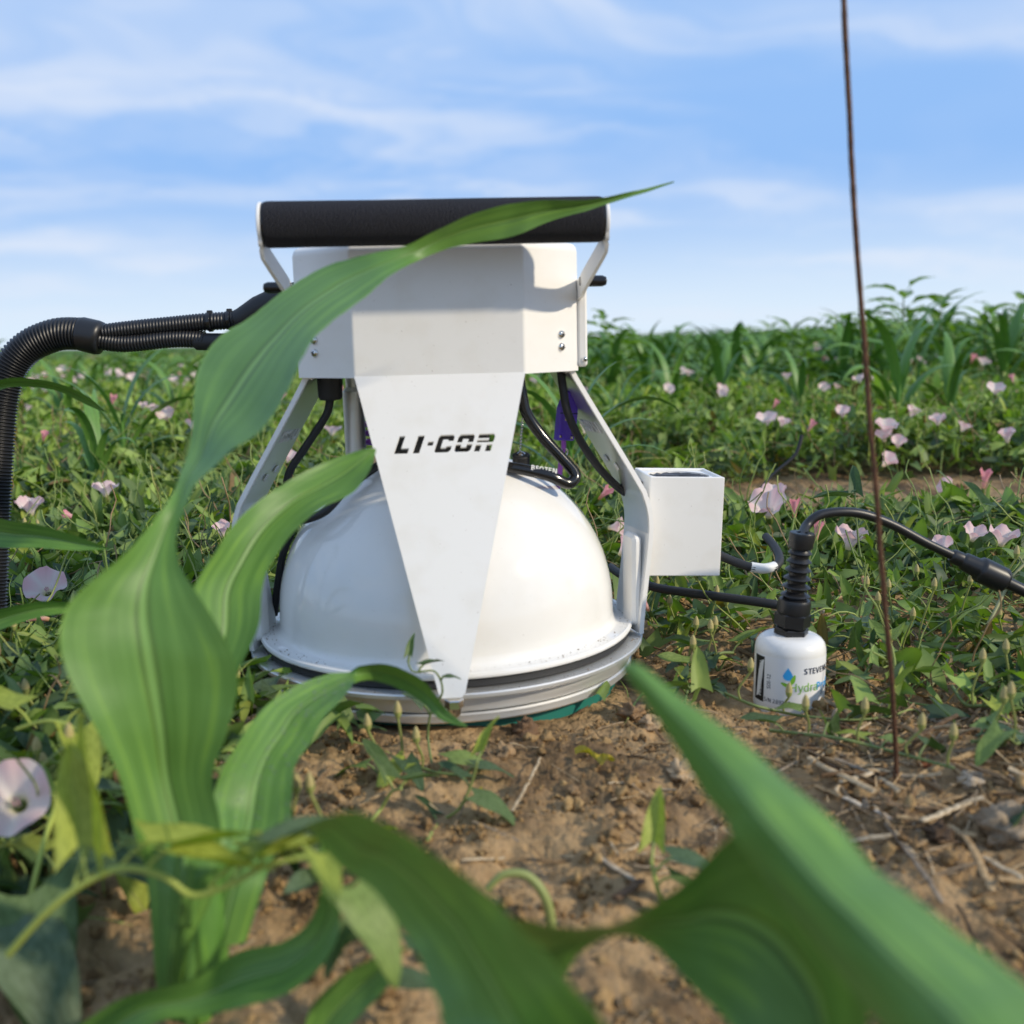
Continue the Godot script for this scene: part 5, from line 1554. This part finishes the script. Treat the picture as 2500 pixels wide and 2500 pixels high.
	make_vine("yellow-green bindweed shoot with a curled leaf left of the broad corn leaf", [at(60, 2250, 0.40), at(110, 2050, 0.42), at(160, 1900, 0.44), at(185, 1790, 0.45), at(120, 1760, 0.455), at(40, 1780, 0.46)], [[0.55, 2.6, -0.6, 0.032, 4], [0.7, 1.3, 0.0, 0.026, 1], [0.9, -1.2, 0.1, 0.028, 4], [0.3, 1.0, -0.2, 0.03, 0]], [[0.4, 0.016, 0.004]], 0.0012, Color(0.36, 0.42, 0.08))
	make_vine("upright yellow-green shoot beside the closed rose flower", [G.call(60, 1680, 0.004), at(120, 1640, 0.62), at(180, 1580, 0.62), at(215, 1530, 0.62)], [[0.75, -0.4, 1.0, 0.026, 3], [0.85, 0.7, 0.7, 0.026, 1], [0.5, 1.8, -0.2, 0.016, 4], [0.3, -1.4, 0.0, 0.02, 2]], [], 0.0014, Color(0.34, 0.40, 0.08))
	make_vine("big dark leaves in the lower left corner of the frame", [G.call(-80, 2440, 0.01), G.call(10, 2400, 0.02), G.call(90, 2330, 0.025), G.call(170, 2290, 0.03)], [[0.3, 2.2, -0.5, 0.05, 2], [0.6, 2.6, -0.7, 0.052, 5], [0.9, 1.5, 0.0, 0.034, 2], [0.95, -1.0, 0.1, 0.03, 0]], [], 0.0013)
	make_vine("dark holed leaves on the soil behind the near corn stalk", [G.call(180, 2190, 0.006), G.call(260, 2170, 0.014), G.call(320, 2180, 0.016)], [[0.5, 1.8, -0.2, 0.03, 0], [0.9, 2.5, -0.7, 0.026, 2], [0.2, -1.2, 0.0, 0.026, 5]], [])
	make_vine("yellow-rimmed leaf with its shoot at the bottom between the dark corn leaves", [G.call(860, 2520, 0.012), at(930, 2420, 0.352), at(960, 2300, 0.352), at(940, 2220, 0.354)], [[0.95, -2.4, -0.5, 0.026, 3], [0.7, -1.9, -0.3, 0.024, 1], [0.55, 1.5, -0.3, 0.02, 4], [0.3, 1.4, -0.2, 0.022, 5]], [], 0.0011, Color(0.32, 0.40, 0.08))
	var g := leaf_from_stations([[742, 2520, 800, 2560, 0.340, 0.003], [765, 2450, 860, 2500, 0.338, 0.004], [830, 2385, 920, 2440, 0.336, 0.004], [905, 2343, 955, 2395, 0.334, 0.003], [945, 2334, 966, 2360, 0.334, 0.001], [958, 2336, 963, 2342, 0.334, 0.0]], 0.0008, 61)
	tag(put("yellowing_leaf", g, M.corn), "oval green leaf with a yellow rim lying at the bottom centre", "leaf")
	for q in [[230, 1640, 380, 1600, "leafy runner in deep shade left of the base"], [0, 1650, 140, 1700, "leafy runner at the left edge below the rose flower"], [20, 1380, 200, 1360, "dark leafy runner under the corn leaf tip at left"], [330, 1420, 470, 1390, "dark leafy runner behind the twisted corn leaf"], [480, 1700, 600, 1660, "runner with grey-green leaves touching the ring at left"], [0, 1850, 200, 1830, "leafy runner behind the large lilac flower"], [40, 2080, 230, 2060, "leafy runner below the large lilac flower"], [560, 1800, 640, 1780, "ragged leaf shoot at the front left of the ring"], [650, 2180, 900, 2230, "shoots on the soil between the corn stalk and the dark leaf"]]:
		var pts := []
		for k in 6:
			var t := k / 5.0
			pts.append(G.call(lerpf(q[0], q[2], t) + r.randf_range(-12, 12), lerpf(q[1], q[3], t) + r.randf_range(-14, 14), r.randf_range(0.006, 0.022)))
		make_vine(q[4], pts, rand_leaves(r, 9, 0.024), [[0.3, r.randf_range(0.02, 0.035), 0.003], [0.55, r.randf_range(0.02, 0.03), -0.004]])

# ---- corn and weeds of the field
func corn_part_leaf(g: Geo, h0: float, az: float, ln: float, wd: float, rise: float, bend: float, r: RandomNumberGenerator, n := 10) -> void:
	var rows := []
	var p := Vector3(0, h0, 0)
	var el := rise
	var twist := r.randf_range(-0.4, 0.4)
	for i in n + 1:
		var s := float(i) / n
		var dir := Vector3(sin(az) * cos(el), sin(el), cos(az) * cos(el))
		var side := Vector3(cos(az), 0, -sin(az)).rotated(dir.normalized(), twist * s * 2.0)
		var nrm := side.cross(dir)
		var w := wd * 0.5 * (sin(PI * clampf(pow(s, 0.6) * 0.9 + 0.10, 0, 1))) * (1.0 if s < 0.98 else 0.1)
		rows.append(PackedVector3Array([p - side * w + nrm * w * 0.35, p, p + side * w + nrm * w * 0.35]))
		p += dir * ln / n
		el -= bend / n * (0.4 + 1.4 * s)
		az += r.randf_range(-0.06, 0.06)
	g.sheet(rows)

func corn_proto(kind: int) -> Array:          # [stalk mesh, leaf meshes]
	var r := RandomNumberGenerator.new()
	r.seed = 900 + kind
	var st := Geo.new()
	st.col = Color(0.8, 0.95, 0.7)
	st.tube([Vector3(0, -0.03, 0), Vector3(0, 0.0, 0), Vector3(0, 0.07, 0), Vector3(0.002, 0.14, 0)], [0.0075, 0.0075, 0.0065, 0.002], 8)
	var out := [st.mesh()]
	var n := 8 + kind % 3
	var az := r.randf() * TAU
	for k in n:
		var g := Geo.new()
		var t := float(k) / (n - 1)
		g.col = Color(1, 1, 1).lerp(Color(1.25, 1.15, 0.9), r.randf())
		corn_part_leaf(g, 0.015 + 0.11 * t, az, lerpf(0.13, 0.24, sin(t * 2.6)) * r.randf_range(0.85, 1.15), lerpf(0.016, 0.025, t) * r.randf_range(0.85, 1.1), lerpf(0.75, 1.42, t) + r.randf_range(-0.1, 0.1), lerpf(2.1, 1.7, t) + r.randf_range(-0.4, 0.7), r)
		out.append(g.mesh())
		az += PI + r.randf_range(-0.5, 0.5)
	return out

func weed_proto(kind: int) -> Array:
	var r := RandomNumberGenerator.new()
	r.seed = 1300 + kind
	var st := Geo.new()
	st.col = Color(0.16, 0.20, 0.07)
	st.tube([Vector3(0, -0.03, 0), Vector3(0.003, 0.1, 0), Vector3(-0.002, 0.2, 0.002), Vector3(0, 0.30, 0)], [0.004, 0.0035, 0.003, 0.0015], 6)
	var out := [st.mesh()]
	for k in 26:
		var g := Geo.new()
		var t := k / 25.0
		g.col = Color(0.12, 0.215, 0.07).lerp(Color(0.24, 0.37, 0.10), r.randf() * 0.6 + 0.4 * t)
		var ln := lerpf(0.10, 0.075, t) * r.randf_range(0.8, 1.2)
		var x := Transform3D(Basis(Vector3.UP, k * 2.4 + r.randf_range(-0.3, 0.3)) * Basis(Vector3.RIGHT, lerpf(-0.05, 0.75, t) + r.randf_range(-0.25, 0.25)), Vector3(0, 0.09 + 0.21 * t, 0))
		var y := x * Transform3D(Basis.IDENTITY, Vector3(0, 0, -0.022))
		g.tube([x.origin, y.origin], [0.0009], 4, false)
		bind_leaf(g, y, ln, ln * 0.5, 6, 2, 0.35, 0.9, -0.25, 0.2)
		out.append(g.mesh())
	return out

func merged(meshes: Array) -> ArrayMesh:
	var st := SurfaceTool.new()
	for m in meshes: st.append_from(m, 0, Transform3D.IDENTITY)
	return st.commit()

func field_place(pos: Vector3) -> String:
	var c := cam_t.affine_inverse() * pos
	var sx := 1250.0 + c.x / -c.z * FPX
	if sx < 160: return "by the upright hose at the left edge"
	if sx < 480: return "below the black hose"
	if sx < 1000: return "behind the left half of the chamber"
	if sx < 1440: return "behind the right half of the chamber"
	if sx < 1620: return "just right of the housing"
	if sx < 1800: return "above the vent box"
	if sx < 1960: return "above the bent wire"
	if sx < 2110: return "just left of the rusty rod"
	if sx < 2280: return "just right of the rusty rod"
	if sx < 2420: return "midway between rod and right edge"
	return "at the right edge"

func make_field() -> void:
	var r := RandomNumberGenerator.new()
	r.seed = 77001
	var protos := []
	var wholes := []
	for k in 7:
		protos.append(corn_proto(k))
		wholes.append(merged(protos[k]))
	var weeds := []
	var weed_whole := []
	for k in 4:
		weeds.append(weed_proto(k))
		weed_whole.append(merged(weeds[k]))
	var full := func(set_: Array, called: String, label: String, cat: String, pos: Vector3, yaw: float, size: Vector3, m: Material, group: String) -> Node3D:
		var o := thing(called, label, cat, pos, group)
		o.basis = Basis(Vector3.UP, yaw).scaled_local(size)
		put("stalk", set_[0], m if cat == "corn plant" else M.leaf, o)
		for k in range(1, set_.size()): put("leaf", set_[k], m, o)
		return o
	var seat := func(px: float, d: float, drop := 0.0) -> Vector3:
		var p := at(px, 900, d)
		return Vector3(p.x, soil_base(p.x, p.z) - drop, p.z)
	# plants one can point at
	for q in [[2195, 2.0, 1.0, 0, 0.3, "tall bright corn plant just right of the rusty rod"], [2320, 2.1, 0.85, 1, 1.1, "short forked corn plant right of the tall one by the rod"], [1955, 2.2, 0.75, 2, 2.0, "small corn plant standing in the flowers left of the rusty rod"], [1640, 2.3, 0.8, 3, 0.4, "drooping corn plant behind the vent box"], [1505, 1.9, 0.7, 4, 1.5, "corn plant glimpsed behind the right polished arm"], [1390, 1.25, 0.75, 5, 2.8, "pale corn plant behind the purple connector"], [1760, 2.6, 0.9, 6, 0.9, "corn plant between the vent box and the bent wire"],
		[285, 1.55, 0.85, 1, 0.2, "corn plant with a wide arching leaf under the black hose"], [215, 1.35, 0.6, 2, 2.2, "low corn plant with a leaf drooping to the right, left of the twisted leaf"], [150, 2.2, 0.8, 3, 1.0, "upright corn plant below the bend of the hose"], [420, 2.3, 0.8, 5, 2.5, "corn plant next to the twisted leaf, below the hose"], [350, 2.9, 0.85, 6, 0.6, "corn plant straight below the hose junction"], [60, 2.6, 0.8, 0, 1.7, "corn plant beside the upright part of the hose"], [830, 2.6, 0.9, 4, 0.0, "corn plant seen beside the lifting cylinder"]]:
		full.call(protos[q[3]], "corn_plant", q[5], "corn plant", seat.call(q[0], q[1]), q[4], Vector3.ONE * q[2], M.corn, "")
	for q in [[2200, 3.1, 1.12, 0, "tallest dark broad-leaved weed on the skyline right of the rod"], [2290, 3.3, 1.03, 1, "second tall broad-leaved weed on the skyline, right of the tallest"], [2400, 3.0, 0.88, 2, "broad-leaved weed near the right edge of the skyline"], [2490, 3.2, 0.98, 3, "broad-leaved weed cut by the right edge of the skyline"], [2120, 3.4, 0.90, 1, "broad-leaved weed directly behind the rusty rod"], [2050, 3.6, 0.88, 2, "broad-leaved weed on the skyline left of the rod"], [1480, 3.0, 0.92, 0, "broad-leaved weed beside the right flank of the housing"], [330, 1.6, 0.36, 3, "small broad-leaved weed among the flowers left of the twisted leaf"]]:
		full.call(weeds[q[3]], "broadleaf_weed", q[4], "weed", seat.call(q[0], q[1]), q[0] * 0.7, Vector3.ONE * q[2], M.leaf, "")
	# the crop behind
	var n := 0
	var far_xf := [[], [], [], [], [], [], []]
	var far_cl := [[], [], [], [], [], [], []]
	for zone in [[2.7, 5.0, 330], [5.0, 9.0, 560], [9.0, 20.0, 1500], [20.0, 70.0, 3200]]:
		for i in zone[2]:
			var p := scatter_point(r, zone[0], zone[1], 33.0 if zone[0] < 5.0 else 38.0)
			var right := smoothstep(-0.6, 1.2, p.x / absf(p.y - 0.7) * 3.0)
			var s := lerpf(0.66, 1.08, right) * r.randf_range(0.80, 1.15)
			if p.x < 0.3 and zone[0] < 5.0 and r.randf() < 0.55: continue
			var k := r.randi() % 7
			var pos := Vector3(p.x, soil_base(p.x, p.y), p.y)
			if n < 285:
				var where := field_place(pos)
				var row := "foremost" if -p.y < 2.9 else ("second" if -p.y < 3.9 else ("third" if -p.y < 5.2 else "rearmost"))
				var tall := "short" if s < 0.78 else ("middling" if s < 1.0 else ("tall" if s < 1.2 else "very tall"))
				var o := put("corn_plant", wholes[k], M.corn)
				o.transform = Transform3D(Basis(Vector3.UP, r.randf() * TAU).scaled_local(Vector3(s, s, s)), pos)
				tag(o, "%s corn plant, %s row, %s" % [tall, row, where], "corn plant", "corn plants of the crop " + where)
				n += 1
			else:
				var big := 1.0 if zone[0] < 20.0 else 1.35
				far_xf[k].append(Transform3D(Basis(Vector3.UP, r.randf() * TAU).scaled_local(Vector3(s * big, s, s * big)), pos))
				far_cl[k].append(Color.WHITE.lerp(Color(0.8, 0.9, 0.85), r.randf()))
	var o2 := thing("distant_crop", "distant rows of young corn reaching to the horizon", "crop")
	tag(o2, "", "", "", "stuff")
	for k in 7: multi("far_plants", wholes[k], far_xf[k], far_cl[k], M.corn, o2)
	# leafy weeds filling the gaps between the corn on the right
	n = 0
	for i in 170:
		var p := scatter_point(r, 2.7, 6.5, 30.0)
		if p.x < 0.3 and r.randf() < 0.8: continue
		var s := r.randf_range(0.55, 0.86)
		var o := put("broadleaf_weed", weed_whole[i % 4], M.leaf)
		o.transform = Transform3D(Basis(Vector3.UP, r.randf() * TAU).scaled_local(Vector3.ONE * s), Vector3(p.x, soil_base(p.x, p.y), p.y))
		var deep := "front" if -p.y < 3.2 else ("middle" if -p.y < 4.6 else "back")
		tag(o, "%s broad-leaved weed, %s of the corn, %s" % ["small" if s < 0.74 else ("medium" if s < 0.86 else "large"), deep, field_place(o.position)], "weed", "broad-leaved weeds among the corn " + field_place(o.position))

# ------------------------------------------------------------------ litter on the soil
func lump_mesh(seed_: int, rough: float, seg := 8, rings := 6) -> ArrayMesh:
	var n := FastNoiseLite.new()
	n.seed = seed_; n.frequency = 0.9; n.fractal_octaves = 3
	var g := Geo.new()
	var rows := []
	for i in rings + 1:
		var t := -PI / 2 + PI * i / rings
		var ring := PackedVector3Array()
		for k in seg:
			var a := -TAU * k / seg
			var d := Vector3(cos(t) * cos(a), sin(t), cos(t) * sin(a))
			ring.append(d * (1.0 + rough * n.get_noise_3d(d.x * 1.6, d.y * 1.6, d.z * 1.6)) * Vector3(1, 0.75, 0.9))
		rows.append(ring)
	g.sheet(rows, true)
	return g.mesh()

func straw(called: String, label: String, pts: Array, w: float, c: Color, r: RandomNumberGenerator) -> void:
	var sp := even(spline(pts, 8), 0.003)
	if sp.size() < 3: sp = [pts[0], pts[0].lerp(pts[-1], 0.5), pts[-1]]
	var g := Geo.new()
	g.col = c
	var radii := []
	for i in sp.size():
		var e := minf(i, sp.size() - 1 - i)
		radii.append(w * 1.1 * (1.0 + r.randf_range(-0.12, 0.12)) * (0.8 if e < 1 else 1.0))
		sp[i] += Vector3(r.randfn(0, 0.0002), r.randfn(0, 0.0002), 0)
	g.tube(sp, radii, 8, true, 0.42)
	tag(put(called, g, M.straw), label, "straw" if called == "straw_piece" else "twig")

func make_litter() -> void:
	var clod := mat(Color(1, 1, 1), 0.95, 0.0, 0.2)
	clod.vertex_color_use_as_albedo = true
	clod.albedo_texture = M.soil.albedo_texture
	clod.uv1_triplanar = true
	clod.uv1_world_triplanar = true
	clod.uv1_scale = Vector3(12, 12, 12)
	clod.normal_enabled = true
	clod.normal_texture = M.soil.normal_texture
	M.clod = clod
	var r := RandomNumberGenerator.new()
	r.seed = 515
	var pale := Color(0.66, 0.54, 0.37)
	var tan_ := Color(0.50, 0.36, 0.20)
	var grey := Color(0.30, 0.25, 0.19)
	var brown := Color(0.16, 0.105, 0.065)
	var G := func(x: float, y: float, up: float) -> Vector3: return on_ground(x, y) + Vector3(0, up, 0)
	for q in [
		["thick pale straw piece just left of the foot of the rusty rod", [2050, 1920, 2138, 1895], 0.0015, pale], ["upright thin straw splinter left of the foot of the rod", [2042, 1944, 2061, 1866], 0.0009, pale],
		["longest pale straw piece in the litter, pointing at the big grey clod", [2252, 2018, 2330, 1985, 2410, 1952], 0.0016, pale], ["whitish straw piece below the round clod", [2058, 1960, 2118, 1984], 0.0014, Color(0.62, 0.55, 0.45)],
		["short whitish straw stub right of and below the round clod", [2136, 1992, 2178, 2015], 0.0013, Color(0.60, 0.52, 0.42)], ["level pale straw piece beside the big blurred leaf", [2075, 2066, 2185, 2052], 0.0017, pale],
		["long grey stem running down towards the big blurred leaf", [2161, 2019, 2225, 2105, 2275, 2180, 2310, 2228], 0.0012, grey], ["bent tan straw piece below the dark chunk", [2317, 2027, 2360, 2066, 2400, 2140, 2425, 2190], 0.0016, tan_],
		["pale straw piece at the right edge on bare soil", [2400, 2106, 2510, 2165], 0.0013, pale], ["thin yellow straw left of the longest piece", [2238, 1962, 2323, 1982], 0.0010, tan_], ["thin dark twig lying level at the foot of the rod", [2105, 1916, 2232, 1911], 0.0007, brown],
		["thin twig right of the foot of the rod", [2272, 1905, 2308, 1948], 0.0007, grey], ["tan straw piece below the foot of the rod", [2170, 1918, 2216, 1937], 0.0012, tan_], ["yellow straw piece under the longest one", [2290, 1969, 2366, 1948], 0.0013, tan_],
		["tan husk strip at the edge of the big blurred leaf", [1992, 1926, 2055, 1957], 0.0017, tan_], ["brown flat stalk in the dark litter left of the rod", [1976, 1840, 2044, 1886], 0.0017, brown], ["second brown stalk in the dark litter, nearer to the rod", [2040, 1864, 2122, 1895], 0.0014, grey],
		["short straw stub below the dark chunk", [2233, 2074, 2268, 2058], 0.0012, tan_], ["thin dark fibre between rod and longest straw", [2184, 1994, 2285, 1985], 0.0007, brown], ["twig leaning over the litter at the far right", [2330, 1890, 2400, 1862], 0.0008, brown],
		["grey twig at the right edge behind the pale chip", [2360, 1940, 2490, 1950], 0.0009, brown], ["straw fragment right of the big clod", [2360, 2000, 2420, 2003], 0.0010, pale],
		["dry grass blade standing on the bare soil in the middle", [1249, 1985, 1290, 1915, 1321, 1850], 0.0007, pale], ["dark twig lying on the bare soil under the slender seedling", [1155, 2013, 1275, 2062], 0.0009, grey], ["grey straw stalk on the soil left of the folded seedling", [1456, 2099, 1554, 2166], 0.0014, Color(0.48, 0.42, 0.34)],
		["pale straw splinter above the grey stalk", [1523, 2088, 1606, 2036], 0.0010, pale], ["tan straw left of the Y-shaped seedling", [876, 1980, 943, 1943], 0.0012, tan_], ["pale fibre above the furry tendril", [1130, 2109, 1238, 2104], 0.0008, pale], ["broad brown stalk on the soil by the wavy leaf", [1502, 2220, 1577, 2154], 0.0021, brown],
		["dark twig behind the folded seedling", [1655, 2106, 1702, 2072], 0.0013, brown], ["thin straw lying in front of the ring", [1092, 1848, 1166, 1845], 0.0006, tan_], ["thin straw on the soil right of the middle", [1486, 1918, 1560, 1906], 0.0006, pale], ["twig beside the teal collar", [1395, 1752, 1490, 1690], 0.0008, brown], ["grey stick on the damp soil right of the base", [1590, 1612, 1650, 1570], 0.0008, grey]]:
		var e: Array = q[1]
		var pts := []
		for k in range(0, e.size(), 2): pts.append(G.call(e[k], e[k + 1], q[2] * r.randf_range(1.0, 2.4)))
		straw("twig" if "twig" in q[0] or "stick" in q[0] else "straw_piece", q[0], pts, q[2], q[3], r)
	# clods one can point at
	for q in [["round sandy clod in the litter below the rod", 2105, 1942, 22.0, Color(0.42, 0.29, 0.15), 0.25], ["big pale crumbling clod at the right edge of the litter", 2462, 2040, 62.0, Color(0.36, 0.28, 0.19), 0.8], ["dark wedge-shaped chunk of bark under the longest straw", 2290, 2040, 28.0, Color(0.11, 0.075, 0.05), 0.7], ["pale flat chip at the right edge above the big clod", 2372, 1916, 30.0, Color(0.52, 0.43, 0.32), 0.5],
		["red-brown crumb right of the rod", 2258, 1872, 14.0, Color(0.36, 0.14, 0.07), 0.5], ["dark curled bark flake in front of the ring", 1282, 1790, 30.0, Color(0.20, 0.125, 0.075), 0.7], ["pale soil lump near the tip of the big blurred leaf", 1590, 1775, 26.0, Color(0.50, 0.36, 0.22), 0.7], ["rough clod on the soil right of the ring", 1545, 1748, 30.0, Color(0.32, 0.21, 0.12), 0.8], ["angular clod left of the bark flake", 1110, 1835, 16.0, Color(0.40, 0.27, 0.15), 0.7], ["small clod in the middle of the bare soil", 1400, 1935, 14.0, Color(0.40, 0.27, 0.15), 0.7], ["brown clod near the left of the bare soil", 1230, 1845, 24.0, Color(0.40, 0.27, 0.15), 0.8], ["clod beside the folded seedling", 1535, 1990, 15.0, Color(0.44, 0.31, 0.18), 0.8], ["tan clod beneath the big blurred leaf edge", 1660, 1900, 30.0, Color(0.50, 0.37, 0.23), 0.9]]:
		var p := on_ground(q[1], q[2])
		var d: float = -(cam_t.affine_inverse() * p).z
		var s: float = q[3] * d / FPX
		var src := lump_mesh(int(q[1]), q[5] * 1.5, 18, 13)
		var o := put("soil_clod", src, clod_of(q[4]))
		o.transform = Transform3D(Basis(Vector3.UP, r.randf() * TAU).scaled(Vector3(s, s * 0.9, s)), p + Vector3(0, s * 0.35, 0))
		tag(o, q[0], "bark" if "bark" in q[0] else "soil clod")
	for q in [["curled yellow scrap of leaf on the bare soil at right of the middle", [1404, 1850, 1450, 1868, 1497, 1882], 0.006], ["small yellow leaf scrap beside the slender seedling", [1166, 1958, 1185, 1968, 1204, 1975], 0.006]]:
		var g := Geo.new()
		g.col = Color(0.55, 0.42, 0.04)
		var e: Array = q[1]
		var rows := []
		for k in 9:
			var t := k / 8.0
			var a: Vector3 = G.call(lerpf(e[0], e[4], t), lerpf(e[1], e[5], t), 0.002 + 0.003 * absf(sin(t * 5.0)))
			var w: float = q[2] * (0.25 + 0.6 * absf(sin(t * 6.0 + 0.5)))
			rows.append(PackedVector3Array([a + Vector3(0, 0.002, -w), a, a + Vector3(0.001, 0.0015 + 0.002 * sin(t * 9.0), w)]))
		g.sheet(rows)
		tag(put("leaf_scrap", g, M.leaf), q[0], "leaf scrap")
	# uncountable crumbs and fibres
	var o2 := thing("soil_crumbs", "loose crumbs of soil strewn over the bare ground", "soil crumbs")
	tag(o2, "", "", "", "stuff")
	for k in 6:
		var xf := []
		var cl := []
		for i in 10500:
			var x := r.randf_range(-0.30, 0.52)
			var z := r.randf_range(-0.05, 0.40)
			if k == 5:
				x = r.randf_range(0.1, 1.1); z = r.randf_range(-1.1, -0.05)
			var pz := n_patch.get_noise_2d(x * 2.2 + 8.0, z * 2.2)
			if r.randf() > 0.35 + 1.3 * pz: continue
			if Vector2(x, z).length() < 0.13: continue
			var s := 0.0004 + 0.0012 * pow(r.randf(), 2.5) + (0.0035 * r.randf() if r.randf() < 0.06 else 0.0)
			xf.append(Transform3D(Basis(Vector3(r.randfn(), r.randfn(), r.randfn()).normalized(), r.randf() * TAU).scaled_local(Vector3.ONE * s), Vector3(x, soil_height(x, z) + s * 0.35, z)))
			cl.append(Color(0.46, 0.31, 0.145).lerp(Color(0.20, 0.12, 0.06), r.randf() * 0.85))
		multi("crumbs", lump_mesh(70 + k, 1.3, 7, 5), xf, cl, M.clod, o2)
	var o3 := thing("straw_litter", "fine bits of straw, roots and dry stems lying on the soil", "plant litter")
	tag(o3, "", "", "", "stuff")
	for k in 5:
		var g := Geo.new()
		g.col = Color.WHITE
		var pts := [Vector3(-0.5, 0, 0), Vector3(-0.2, r.randf_range(-0.01, 0.02), r.randf_range(-0.02, 0.02)), Vector3(0.2, r.randf_range(-0.01, 0.02), r.randf_range(-0.025, 0.025)), Vector3(0.5, 0.01, r.randf_range(-0.03, 0.03))]
		g.tube(spline(pts, 3), [0.014 if k < 3 else 0.036, 0.018 if k < 3 else 0.042, 0.015 if k < 3 else 0.038], 5, true, 0.35)
		var xf := []
		var cl := []
		for i in 2300:
			var x := r.randf_range(-0.28, 0.62)
			var z := r.randf_range(-0.25, 0.40)
			var dense := smoothstep(0.15, 0.05, Vector2((x - 0.27) / 1.5, (z - 0.185) / 0.75).length()) + 0.13 + 0.4 * smoothstep(0.1, 0.5, n_patch.get_noise_2d(x * 1.6 + 20.0, z * 1.6))
			if r.randf() > dense or Vector2(x, z).length() < 0.14: continue
			var s := r.randf_range(0.006, 0.030) * (1.6 if x > 0.2 else 0.8)
			var b := Basis(Vector3.UP, r.randf() * TAU) * Basis(Vector3.BACK, r.randfn(0.05, 0.22)) * Basis(Vector3.RIGHT, r.randf() * 6.0)
			xf.append(Transform3D(b.scaled_local(Vector3.ONE * s), Vector3(x, soil_height(x, z) + 0.0012 + r.randf() * 0.002, z)))
			cl.append([pale, tan_, grey, brown, brown, grey][r.randi() % 6].lerp(tan_, r.randf() * 0.5))
		multi("fibres", g.mesh(), xf, cl, M.straw, o3)

func clod_of(c: Color) -> StandardMaterial3D:
	var m: StandardMaterial3D = M.clod.duplicate()
	m.albedo_color = c.linear_to_srgb()
	return m

func _ready() -> void:
	rng.seed = 20240611
	# camera
	var cam := Camera3D.new()
	cam.name = "camera"
	var att := CameraAttributesPhysical.new()
	att.frustum_focal_length = 12.0 / tan(deg_to_rad(26.0))
	att.frustum_near = 0.02
	att.frustum_far = 2000.0
	att.frustum_focus_distance = 0.80
	att.exposure_aperture = 5.3
	cam.attributes = att
	cam.fov = 52.0
	cam.near = 0.02
	cam.far = 2000.0
	cam_t = Transform3D(Basis(Vector3.RIGHT, deg_to_rad(-9.4)) * Basis(Vector3.BACK, deg_to_rad(-1.4)), Vector3(0.0447, 0.25, 0.6859))
	cam.transform = cam_t
	add_child(cam)
	cam.current = true
	# sky, exposure
	var env := Environment.new()
	env.background_mode = Environment.BG_SKY
	env.sky = Sky.new()
	env.sky.sky_material = make_sky()
	env.tonemap_mode = Environment.TONE_MAPPER_LINEAR
	env.tonemap_exposure = 1.09
	env.sdfgi_enabled = true
	env.ssao_enabled = true
	env.ssil_enabled = true
	var we := WorldEnvironment.new()
	we.name = "world"
	we.environment = env
	add_child(we)
	# sun: front right, about 28 degrees up
	var sun := DirectionalLight3D.new()
	sun.name = "sun"
	sun.light_color = Color(1.0, 0.945, 0.845)
	sun.light_energy = 1.0
	sun.light_angular_distance = 2.6
	sun.shadow_enabled = true
	sun.basis = Basis.looking_at(-SUN.normalized())
	add_child(sun)
	set_noises()
	make_materials()
	make_ground()
	make_chamber()
	make_hose()
	make_probe()
	make_small_gear()
	make_leaf_materials()
	make_near_corn()
	make_bindweed_cover()
	make_vines()
	place_flowers()
	make_litter()
	make_field()
